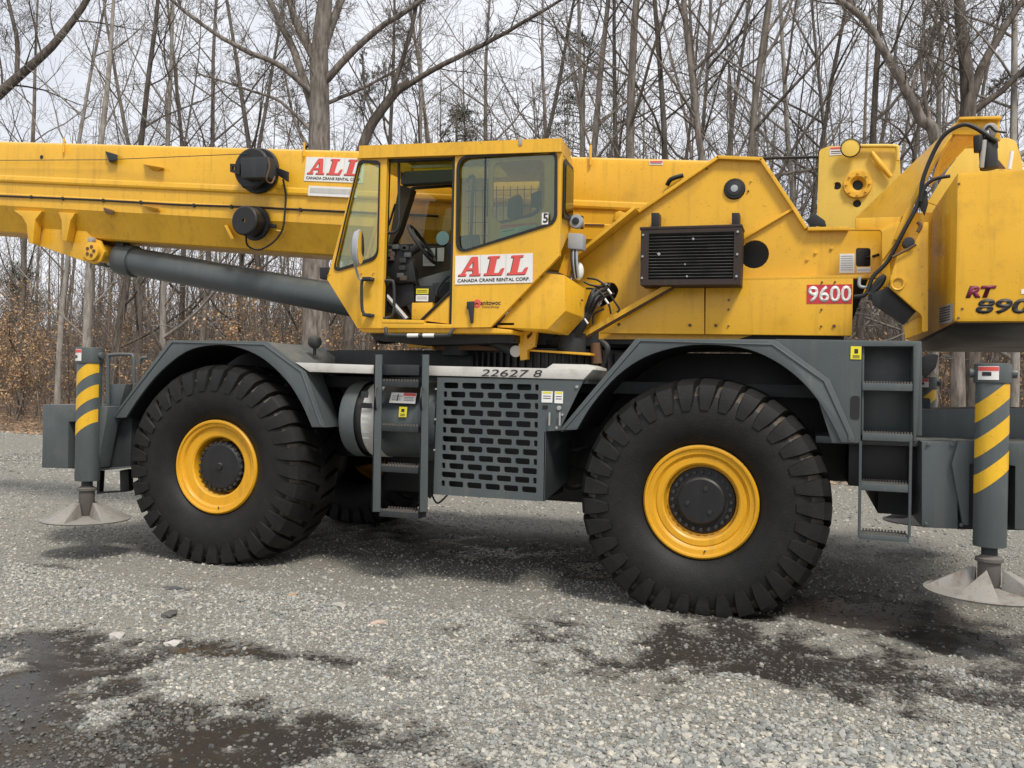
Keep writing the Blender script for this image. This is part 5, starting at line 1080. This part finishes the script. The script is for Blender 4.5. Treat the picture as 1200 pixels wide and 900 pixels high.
class TB:
    """collects tapered tubes and leaf blades into one mesh"""
    def __init__(s): s.v = []; s.f = []; s.t = []; s.n = 0
    def tube(s, pts, rad, k):
        n_ = len(pts); p = np.array(pts); d = np.gradient(p, axis=0); d /= np.linalg.norm(d, axis=1)[:, None]+1e-9
        md = d.mean(0); h = np.array([[0.13, .05, 1.]]) if abs(md[2]) < .6*np.linalg.norm(md) else np.array([[.35, .93, -.12]]); a = np.cross(d, h); a /= np.linalg.norm(a, axis=1)[:, None]; c = np.cross(d, a)
        an = np.arange(k)*2*math.pi/k; ring = (a[:, None, :]*np.cos(an)[None, :, None]+c[:, None, :]*np.sin(an)[None, :, None])*np.array(rad)[:, None, None]+p[:, None, :]
        b0 = s.n; s.v.append(ring.reshape(-1, 3)); s.n += n_*k
        i, j = np.meshgrid(np.arange(n_-1), np.arange(k), indexing='ij'); j2 = (j+1) % k
        s.f.append((np.stack([i*k+j, i*k+j2, (i+1)*k+j2, (i+1)*k+j], -1)+b0).reshape(-1, 4))
    def leaf(s, p, u, w, l):
        b0 = s.n; s.v.append(np.array([p-w*.5+u*.15*0, p+u*l*.5-w, p+u*l, p+u*l*.5+w])); s.n += 4; s.f.append(np.array([[b0, b0+1, b0+2, b0+3]]))
    def mesh(s, name, mat, smooth=True):
        me = np_mesh(name, np.concatenate(s.v), np.concatenate(s.f)); me.materials.append(MAT[mat])
        if smooth: me.polygons.foreach_set('use_smooth', np.ones(len(me.polygons), bool))
        return me
def unit(v): return v/(np.linalg.norm(v)+1e-9)
def side_dir(d, ang, r):
    a = np.array([r.gauss(0, 1), r.gauss(0, 1), r.gauss(0, 1)]); a -= d*a.dot(d); return unit(d*math.cos(ang)+unit(a)*math.sin(ang))
def limb(tb, p, d, L_, r0, lvl, r, cfg):
    n_ = (9, 6, 4, 3)[lvl]; pts = [p]; q_ = p; dd = d; wob = cfg['wob'][lvl]
    for i in range(n_):
        dd = unit(dd+np.array([r.gauss(0, wob), r.gauss(0, wob), r.gauss(0, wob)+cfg['up'][lvl]])); q_ = q_+dd*L_/n_; pts.append(q_)
    rad = [max(r0*(1-.82*i/n_), cfg['rmin']) for i in range(n_+1)]; tb.tube(pts, rad, (8, 5, 4, 3)[lvl]); kids(tb, pts, rad, L_, lvl, r, cfg)
def kids(tb, pts, rad, L_, lvl, r, cfg, t0=None):
    if lvl >= 3: return
    c = cfg['n'][lvl]; c = int(c+r.random()); n_ = len(pts)-1
    for k in range(c):
        t = (t0 if t0 is not None else cfg['from'][lvl])+(1-(t0 if t0 is not None else cfg['from'][lvl]))*((k+r.random())/c); f = min(t*n_, n_-1e-3); i = int(f); p = pts[i]+(pts[i+1]-pts[i])*(f-i); rr = rad[i]+(rad[i+1]-rad[i])*(f-i)
        dd = unit(pts[i+1]-pts[i]); nd = side_dir(dd, r.uniform(*cfg['ang'][lvl]), r)
        limb(tb, p, nd, L_*r.uniform(*cfg['len'][lvl])*(1.15-.6*t), max(min(rr*r.uniform(.35, .6), L_*.4*cfg.get('slim', .0085)), cfg['rmin']), lvl+1, r, cfg)
CFG = dict(n=(22, 7, 6), len=((.16, .34), (.30, .55), (.35, .6)), ang=((.6, 1.15), (.5, 1.0), (.4, .95)), wob=(.045, .12, .17, .2), up=(.02, .07, .04, .03), rmin=.0042, **{'from': (.14, .22, .2)})
def straight(seed, h, r0, cfg=CFG, wob=.045):
    r = random.Random(seed); tk_ = TB(); cr_ = TB(); n_ = 14; pts = [np.zeros(3)]; d = np.array([0, 0, 1.])
    for i in range(n_): d = unit(d+np.array([r.gauss(0, wob), r.gauss(0, wob), .12])); pts.append(pts[-1]+d*h/n_)
    pts[0] = pts[0]-np.array([0, 0, .3])
    rad = [r0*(1.35 if i == 0 else 1)*(1-.85*i/n_) for i in range(n_+1)]; tk_.tube(pts, rad, 10); kids(cr_, pts, rad, h, 0, r, cfg)
    return tk_, cr_
VAR = []
for i in range(7):
    c = dict(CFG); c['n'] = ((17, 6, 6), (20, 6, 5), (14, 7, 6), (18, 6, 6), (22, 6, 5), (15, 7, 6), (18, 6, 6))[i]; c['from'] = ((.16, .2, .2), (.10, .2, .2), (.22, .2, .2), (.14, .2, .2), (.08, .2, .2), (.18, .2, .2), (.12, .2, .2))[i]
    a, b_ = straight(200+i, 17, .105, c, (.03, .05, .035, .06, .03, .045, .04)[i]); VAR.append((a, b_))
VM = {}
def vmesh(i, mat):
    if (i, mat) not in VM: VM[(i, mat)] = (VAR[i][0].mesh('trunk', mat), VAR[i][1].mesh('crown', mat))
    return VM[(i, mat)]
def put_tree(name, i, mat, x, y, sc, rz, lean, thick, label, group, cat='tree'):
    t, c = vmesh(i, mat); e = empty(name, (x, y, float(floor_z(np.array([x]), np.array([y]))[0]))); e.rotation_euler = (lean[1], lean[0], rz); e.scale = (sc*thick, sc*thick, sc) if thick else (sc, sc, sc)
    link('trunk', t, None, e); link('crown', c, None, e); tag(e, label, cat, group); return e
def wood_pt(px, off):
    d = ray(px, 450); t = (TL_Y(0)-.11*CP.x-CP.y)/(d.y+.11*d.x); t = t+off/ d.y; p = CP+d*t; return p, t
# trunks one can tell apart in the photograph: picture column, depth into the wood, width in pixels, bark, lean, label
TR = [(100, .6, 13, 'bark_pale', 0, 'tall pale grey trunk directly behind the front outrigger jack'), (128, 1.5, 11, 'bark_dark', .10, 'dark trunk leaning right, just right of the tall pale one'), (68, 1.0, 8, 'bark_pale', .02, 'thin pale sapling left of the front outrigger jack'),
      (156, 3, 9, 'bark_grey', -.02, 'grey trunk seen just left of the lift cylinder rod end'), (190, 2.2, 9, 'bark_pale', .0, 'pale slender trunk above the crown of the front fender, left one'), (226, 3.6, 9, 'bark_grey', .02, 'grey slender trunk under the cable reels, right of the pale one'),
      (22, 3.2, 9, 'bark_grey', .03, 'grey trunk near the left edge of the wood, seen under the boom'), (213, 5, 8, 'bark_dark', -.03, 'dark thin trunk above the boom left of the upper cable reel'), (283, 5, 8, 'bark_dark', .03, 'dark thin trunk above the upper cable reel'), (318, 3, 10, 'bark_dark', -.04, 'dark trunk right behind the upper cable reel'),
      (604, 4, 10, 'bark_dark', .02, 'dark trunk rising above the middle of the cab roof'), (672, 6, 9, 'bark_pale', .0, 'pale thin trunk above the rear corner of the cab roof'), (697, 1.4, 12, 'bark_grey', .01, 'grey trunk above the boom, left of a close pair'), (711, 3, 10, 'bark_dark', -.015, 'dark trunk above the boom, right of a close pair'),
      (739, 1.0, 15, 'bark_grey', .01, 'thick straight grey trunk above the boom behind the cab'), (753, 2.4, 11, 'bark_dark', .06, 'dark trunk leaning right beside the thick straight one'), (820, 4, 8, 'bark_grey', .02, 'thin grey trunk left of the apex of the yellow side plate'), (835, 1.5, 12, 'bark_grey', .02, 'grey trunk right above the apex of the yellow side plate'),
      (866, 2.0, 13, 'bark_grey', .05, 'grey trunk leaning right above the round work lamp'), (911, 3.5, 9, 'bark_pale', .02, 'pale trunk in the gap before the hoist plate'), (938, 5, 9, 'bark_dark', .12, 'crooked dark trunk just left of the hoist plate'), (1004, 2.0, 11, 'bark_dark', .0, 'dark trunk rising behind the hoist plate'),
      (1064, 4, 7, 'bark_grey', .0, 'thin grey trunk between the hoist plate and the counterweight arm'), (1096, 1.8, 10, 'bark_pale', .03, 'pale trunk crossing behind the leaning limb at the right'), (1172, 3, 9, 'bark_grey', .02, 'grey trunk right of the forked tree, behind the counterweight'), (440, 5, 8, 'bark_dark', .03, 'dark thin trunk between the large spreading tree and the cab'), (560, 6, 8, 'bark_grey', -.03, 'thin grey trunk above the front part of the cab roof'), (790, 6, 7, 'bark_grey', .02, 'thinnest grey trunk above the boom end near the side plate'), (974, 7, 7, 'bark_grey', -.02, 'thin grey trunk behind the hoist ring'), (1188, .9, 12, 'bark_pale', .0, 'pale trunk behind the rear outrigger jack')]
for i, (px_, off, wpx, mt, ln, lb) in enumerate(TR):
    p, D = wood_pt(px_, off); wd = wpx*D/FOC; sc = .95+.25*((i*37) % 10)/10; th = .78*wd/(.105*2*sc*.82)
    e = put_tree('bare_tree', i % 7, mt, p.x, p.y, sc, 0, (0, 0), 0, lb, 'bare trees along the edge of the wood')
    e.rotation_euler = (0, ln, i*2.1) if False else (0, ln, 0); e.children[0].rotation_euler.z = e.children[1].rotation_euler.z = i*2.1
    k_ = min(max(th, .35), 1.9); e.children[0].scale = (k_, k_, 1) if k_ < 1.25 else (k_, k_, 1)
    for ch_ in e.children: ch_.scale = (1, 1, 1)
    # thicken only the trunk: its own mesh copy with scaled girth about its centre line
    tkb = VAR[i % 7][0]; v0 = np.concatenate(tkb.v).reshape(-1, 10, 3); ctr = v0.mean(1, keepdims=True); me = np_mesh('trunk', (ctr+(v0-ctr)*k_).reshape(-1, 3), np.concatenate(tkb.f)); me.materials.append(MAT[mt]); me.polygons.foreach_set('use_smooth', np.ones(len(me.polygons), bool))
    [c for c in e.children if c.name.startswith('trunk')][0].data = me
# trees whose limbs the photograph shows one by one
def hero(name, off, px0, limbs, mat, label, seed, cfgx=None, nk=14):
    p, D = wood_pt(px0, off); r = random.Random(seed); tk_ = TB(); cr_ = TB(); base = np.array(p)
    c = dict(CFG); c['n'] = (nk, 9, 9); c['len'] = ((.18, .42), (.3, .55), (.35, .6)); c['from'] = (.15, .15, .2)
    if cfgx: c.update(cfgx)
    for li, (pts, w0, w1, dep) in enumerate(limbs):
        W = [np.array(far(x, y, D+dep*(k/max(1, len(pts)-1)))) for k, (x, y) in enumerate(pts)]
        W = [np.array(v) for v in curve([Vector(v) for v in W], 4)]; n_ = len(W)
        for k in range(1, n_-1): W[k] = W[k]+np.array([r.gauss(0, .007), r.gauss(0, .007), r.gauss(0, .007)])
        rad = [(w0+(w1-w0)*k/(n_-1))*.5*(.80 if li == 0 else .66)*D/FOC for k in range(n_)]; tb = tk_ if li == 0 else cr_
        tb.tube([v-base for v in W], rad, 10 if li == 0 else 7); L_ = sum(np.linalg.norm(W[k+1]-W[k]) for k in range(n_-1)); kids(cr_, [v-base for v in W], rad, L_*(.75 if li else .5), 0, r, c, t0=.35 if li == 0 else .15)
    e = empty(name, base); link('trunk', tk_.mesh('trunk', mat), None, e); link('crown', cr_.mesh('crown', mat), None, e); tag(e, label, 'tree', 'bare trees along the edge of the wood')
hero('spreading_tree', .4, 372, [([(368, 512), (370, 330), (374, 170), (375, 60), (384, -60), (372, -200)], 46, 12, 0), ([(374, 152), (350, 75), (325, 20), (295, -40), (250, -120)], 17, 6, 1), ([(376, 100), (430, 45), (480, 10), (540, -30)], 15, 5, -1), ([(374, 116), (330, 78), (285, 58), (235, 28), (190, -10)], 12, 5, -1.2),
      ([(375, 124), (410, 110), (450, 90), (480, 70)], 8, 3, 1.4), ([(378, 60), (400, 0), (440, -80)], 18, 8, .6), ([(370, 70), (345, 20), (330, -50)], 18, 8, .4), ([(360, 172), (345, 140), (332, 80)], 8, 3, .5), ([(374, 164), (330, 120), (290, 105), (230, 85)], 7, 3, -.8)], 'bark_grey', 'largest tree of the wood, thick grey trunk with limbs spreading both ways', 31)
hero('leaning_tree', .2, 425, [([(405, 505), (412, 300), (424, 175), (455, 118), (480, 95)], 18, 13, 0), ([(455, 120), (475, 60), (490, 0), (500, -60)], 10, 5, .4), ([(470, 104), (520, 75), (580, 45), (640, 10), (700, -30), (750, -90)], 11, 2, -1), ([(440, 140), (428, 110), (425, 60)], 6, 3, .6)], 'bark_dark', 'dark tree bending right over the cab from behind the name board', 32)
hero('overhanging_tree', .0, -20, [([(-60, 520), (-50, 250), (-25, 140), (5, 105), (60, 55), (105, -5), (130, -60), (140, -160)], 22, 3, 0), ([(20, 92), (20, 50), (10, 0), (0, -60)], 9, 5, .5), ([(-30, 150), (-60, 80), (-80, 0)], 16, 8, .5)], 'bark_dark', 'tree leaning in from the left edge above the boom', 33)
hero('forked_tree', .6, 1135, [([(1140, 540), (1138, 300), (1135, 150), (1133, 90), (1126, 30), (1120, -50), (1112, -160), (1120, -300)], 30, 5, 0), ([(1134, 130), (1150, 80), (1172, 40), (1205, -10), (1240, -60), (1265, -160)], 19, 4, .4), ([(1142, 130), (1175, 105), (1205, 75), (1240, 30)], 13, 7, -.5)], 'bark_dark', 'dark forked tree behind the head of the counterweight arm', 34)
hero('limb_tree', .2, 1105, [([(1125, 540), (1118, 300), (1098, 165), (1080, 140), (1062, 105), (1030, 50), (1005, 15), (950, -20), (890, -70), (850, -160)], 22, 3, 0), ([(1010, 22), (996, 0), (985, -60)], 10, 6, .4), ([(1090, 150), (1080, 80), (1085, 10)], 8, 4, .6)], 'bark_grey', 'tree with a long bare limb slanting up to the left above the hoist', 35)
# background trees, nothing tells them apart
k_ = 0; rr_ = random.Random(5)
while k_ < 78:
    px_ = rr_.uniform(-120, 1320) if k_ < 66 else rr_.uniform(1300, 1750); off = 5+rr_.random()**.8*22; p, D = wood_pt(px_, off); sc = rr_.uniform(.55, 1.15)
    mt = rr_.choice(['bark_far', 'bark_far', 'bark_grey', 'bark_dark', 'bark_pale'])
    e = put_tree('background_tree', rr_.randrange(7), mt, p.x, p.y, sc, 0, (rr_.gauss(0, .05), rr_.gauss(0, .05)), 0, 'bare slender tree standing deep in the wood behind the crane', 'background trees of the wood'); e.rotation_euler.z = rr_.uniform(0, 6.28); k_ += 1
# young trees holding dead leaves, and bare brush
def shrub(seed, h, nst, leaves, spread):
    r = random.Random(seed); st = TB(); lv = TB(); c = dict(CFG); c['n'] = (8, 5, 4); c['rmin'] = .004; c['from'] = (.2, .2, .2); c['len'] = ((.3, .55), (.35, .6), (.3, .6)); c['up'] = (.0, .02, .0, -.02); nodes_ = []
    for k in range(nst):
        a = r.uniform(0, 6.28); d = unit(np.array([math.cos(a)*spread, math.sin(a)*spread, 1])); s0 = st.n; limb(st, np.array([r.gauss(0, .15), r.gauss(0, .15), -.1]), d, h*r.uniform(.7, 1.1), .018*h/2.5, 1 if nst > 2 else 0, r, c)
    V = np.concatenate(st.v)
    for k in range(leaves):
        p = V[r.randrange(len(V))]+np.array([r.gauss(0, .05), r.gauss(0, .05), r.gauss(0, .05)])
        if p[2] < .15: continue
        u = unit(np.array([r.gauss(0, 1), r.gauss(0, 1), r.gauss(-.5, .7)])); w_ = unit(np.cross(u, np.array([r.gauss(0, 1), r.gauss(0, 1), r.gauss(0, 1)]))); l = r.uniform(.05, .10); lv.leaf(p, u, w_*l*.32, l)
    return st.mesh('stem', 'bark_grey'), (lv.mesh('foliage', 'dead_leaf', False) if leaves else None)
SH = [shrub(300, 3.6, 1, 560, .1), shrub(301, 2.6, 4, 560, .4), shrub(302, 4.5, 2, 640, .15), shrub(303, 1.9, 5, 440, .5)]; BR = [shrub(310, 3.0, 7, 0, .45), shrub(311, 2.2, 9, 0, .6), shrub(312, 4.2, 5, 0, .3)]
for k in range(96):
    px_ = rr_.uniform(-80, 1280) if k > 52 else rr_.uniform(-60, 420); off = .4+rr_.random()**1.3*15; p, D = wood_pt(px_, off); st, lv = SH[k % 4]; e = empty('leafy_sapling', (p.x, p.y, float(floor_z(np.array([p.x]), np.array([p.y]))[0]))); s = rr_.uniform(.7, 1.35); e.scale = (s, s, s); e.rotation_euler.z = rr_.uniform(0, 6.28)
    link('stem', st, None, e); link('foliage', lv, None, e); tag(e, 'young tree still holding tan dead leaves in the undergrowth of the wood', 'sapling', 'saplings with dead leaves')
for k in range(110):
    px_ = rr_.uniform(-100, 1300); off = .2+rr_.random()**1.2*18; p, D = wood_pt(px_, off); st, _ = BR[k % 3]; e = empty('bare_shrub', (p.x, p.y, float(floor_z(np.array([p.x]), np.array([p.y]))[0]))); s = rr_.uniform(.7, 1.4); e.scale = (s, s, s); e.rotation_euler.z = rr_.uniform(0, 6.28)
    link('stem', st, None, e); tag(e, 'leafless twiggy shrub in the undergrowth of the wood', 'shrub', 'bare shrubs of the undergrowth')
# pines far back
def pine(px_, py_top, off, h, r_, label):
    p, D = wood_pt(px_, off); r = random.Random(px_); tk_ = TB(); lv = TB(); tk_.tube([np.array([0, 0, -.3]), np.array([.1, 0, h*.5]), np.array([0, 0, h*.97])], [.2, .14, .03], 8)
    for k in range(46):
        t = .42+.56*k/46; a = r.uniform(0, 6.28); L_ = r_*(1.15-t)*r.uniform(1.0, 1.7); d = np.array([math.cos(a), math.sin(a), r.uniform(.05, .4)]); b0 = np.array([0, 0, h*t]); tk_.tube([b0, b0+d*L_*.5, b0+d*L_], [.035, .02, .008], 4)
        for j in range(60):
            c = b0+d*L_*r.uniform(.35, 1.05)+np.array([r.gauss(0, .22), r.gauss(0, .22), r.gauss(0, .16)])
            for q_ in range(3):
                u = unit(np.array([r.gauss(0, 1), r.gauss(0, 1), r.gauss(.5, .7)])); w_ = unit(np.cross(u, np.array([0.3, .2, 1.]))); lv.leaf(c, u, w_*.018, r.uniform(.16, .26))
    e = empty('pine_tree', (p.x, p.y, float(floor_z(np.array([p.x]), np.array([p.y]))[0]))); link('trunk', tk_.mesh('trunk', 'bark_far'), None, e); link('crown', lv.mesh('crown', 'pine_needle', False), None, e); tag(e, label, 'tree', 'pines behind the bare trees')
pine(528, 110, 16, 13.2, 3.0, 'green pine showing between bare trunks above the cab roof'); pine(676, 40, 22, 18, 3.2, 'taller green pine behind the trunks right of the cab'); pine(20, 250, 24, 8, 2.2, 'small green pine far back at the left edge')
# the far wood, one mass
tb = TB(); r = random.Random(9); c = dict(CFG); c['rmin'] = .012
for k in range(380):
    px_ = r.uniform(-350, 1800); p, D = wood_pt(px_, r.uniform(24, 62)); b0 = np.array([p.x, p.y, float(floor_z(np.array([p.x]), np.array([p.y]))[0])-.3]); h = r.uniform(12, 20); d = unit(np.array([r.gauss(0, .06), r.gauss(0, .06), 1])); r0 = r.uniform(.06, .17)
    W = [b0+d*h*t+np.array([r.gauss(0, .1), r.gauss(0, .1), 0])*(t > 0) for t in (0, .25, .5, .75, 1)]; tb.tube(W, [r0*(1-.8*t) for t in (0, .25, .5, .75, 1)], 5)
    for j in range(15):
        t = r.uniform(.2, .98); q_ = b0+d*h*t; u = side_dir(d, r.uniform(.5, 1.1), r); l = h*.2*r.uniform(.5, 1.2)*(1.2-t*.7); m1 = q_+u*l*.5; e1 = m1+unit(u+np.array([r.gauss(0, .2), r.gauss(0, .2), .3]))*l*.5; tb.tube([q_, m1, e1], [.022, .015, .009], 3)
        for z in range(3): u2 = side_dir(u, r.uniform(.4, .9), r); s0 = q_+(e1-q_)*r.uniform(.3, .95); tb.tube([s0, s0+u2*l*.45], [.010, .007], 3)
for k in range(36000):
    px_ = r.uniform(-300, 1700); p, D = wood_pt(px_, 12+r.random()*45); b0 = np.array([p.x, p.y, float(0.0)]); b0[2] = .1+max(0, (b0[1]-(10-.11*b0[0])))*.05; u = unit(np.array([r.gauss(0, .45), r.gauss(0, .45), 1])); l = r.uniform(1.2, 4.5) if k % 3 else r.uniform(4, 9); tb.tube([b0, b0+u*l*.6, b0+u*l+np.array([r.gauss(0, .25), r.gauss(0, .25), 0])], [.020, .014, .008], 3)
tag(link('far_wood', tb.mesh('far_wood', 'bark_far'), None), 'grey mass of far trunks and brush closing the view behind the nearer trees', 'woodland', kind='stuff')
lf_ = TB()
for k in range(22000):                                              # dead leaves hanging on through the brush
    px_ = r.uniform(-150, 1350); p, D = wood_pt(px_, 4+r.random()*30); z0 = max(0, (p.y-(10-.11*p.x)))*.05; c = np.array([p.x, p.y, z0+.2+r.random()**1.5*5.5]); u = unit(np.array([r.gauss(0, 1), r.gauss(0, 1), r.gauss(-.5, .7)])); w_ = unit(np.cross(u, np.array([r.gauss(0, 1), r.gauss(0, 1), 1]))); l = r.uniform(.07, .13); lf_.leaf(c, u, w_*l*.32, l)
tag(link('far_leaves', lf_.mesh('far_leaves', 'dead_leaf', False), None), 'scattered tan dead leaves hanging in the brush of the wood', 'leaves', kind='stuff')
# fallen leaves along the edge of the wood
n_ = 16000; d_ = RNG.random(n_)**1.4*9-.7; x = RNG.uniform(-32, 16, n_); y = 10.0-.11*x+d_; tb = TB(); z = np.maximum(floor_z(x, y), 0)+.015
a = RNG.uniform(0, 6.28, n_); t = RNG.normal(0, .35, n_); s = RNG.uniform(.03, .07, n_); ux, uy, uz = np.cos(a)*s, np.sin(a)*s, t*s; wx, wy = -np.sin(a)*s*.6, np.cos(a)*s*.6
V = np.stack([np.stack([x-ux, y-uy, z-uz*.5+.01], -1), np.stack([x-wx, y-wy, z], -1), np.stack([x+ux, y+uy, z+uz*.5+.01], -1), np.stack([x+wx, y+wy, z+.01], -1)], 1).reshape(-1, 3)
me = np_mesh('fallen_leaves', V, np.arange(n_*4).reshape(-1, 4)); me.materials.append(MAT['dead_leaf']); tag(link('fallen_leaves', me, None), 'brown fallen leaves strewn along the foot of the wood', 'leaves', kind='stuff')
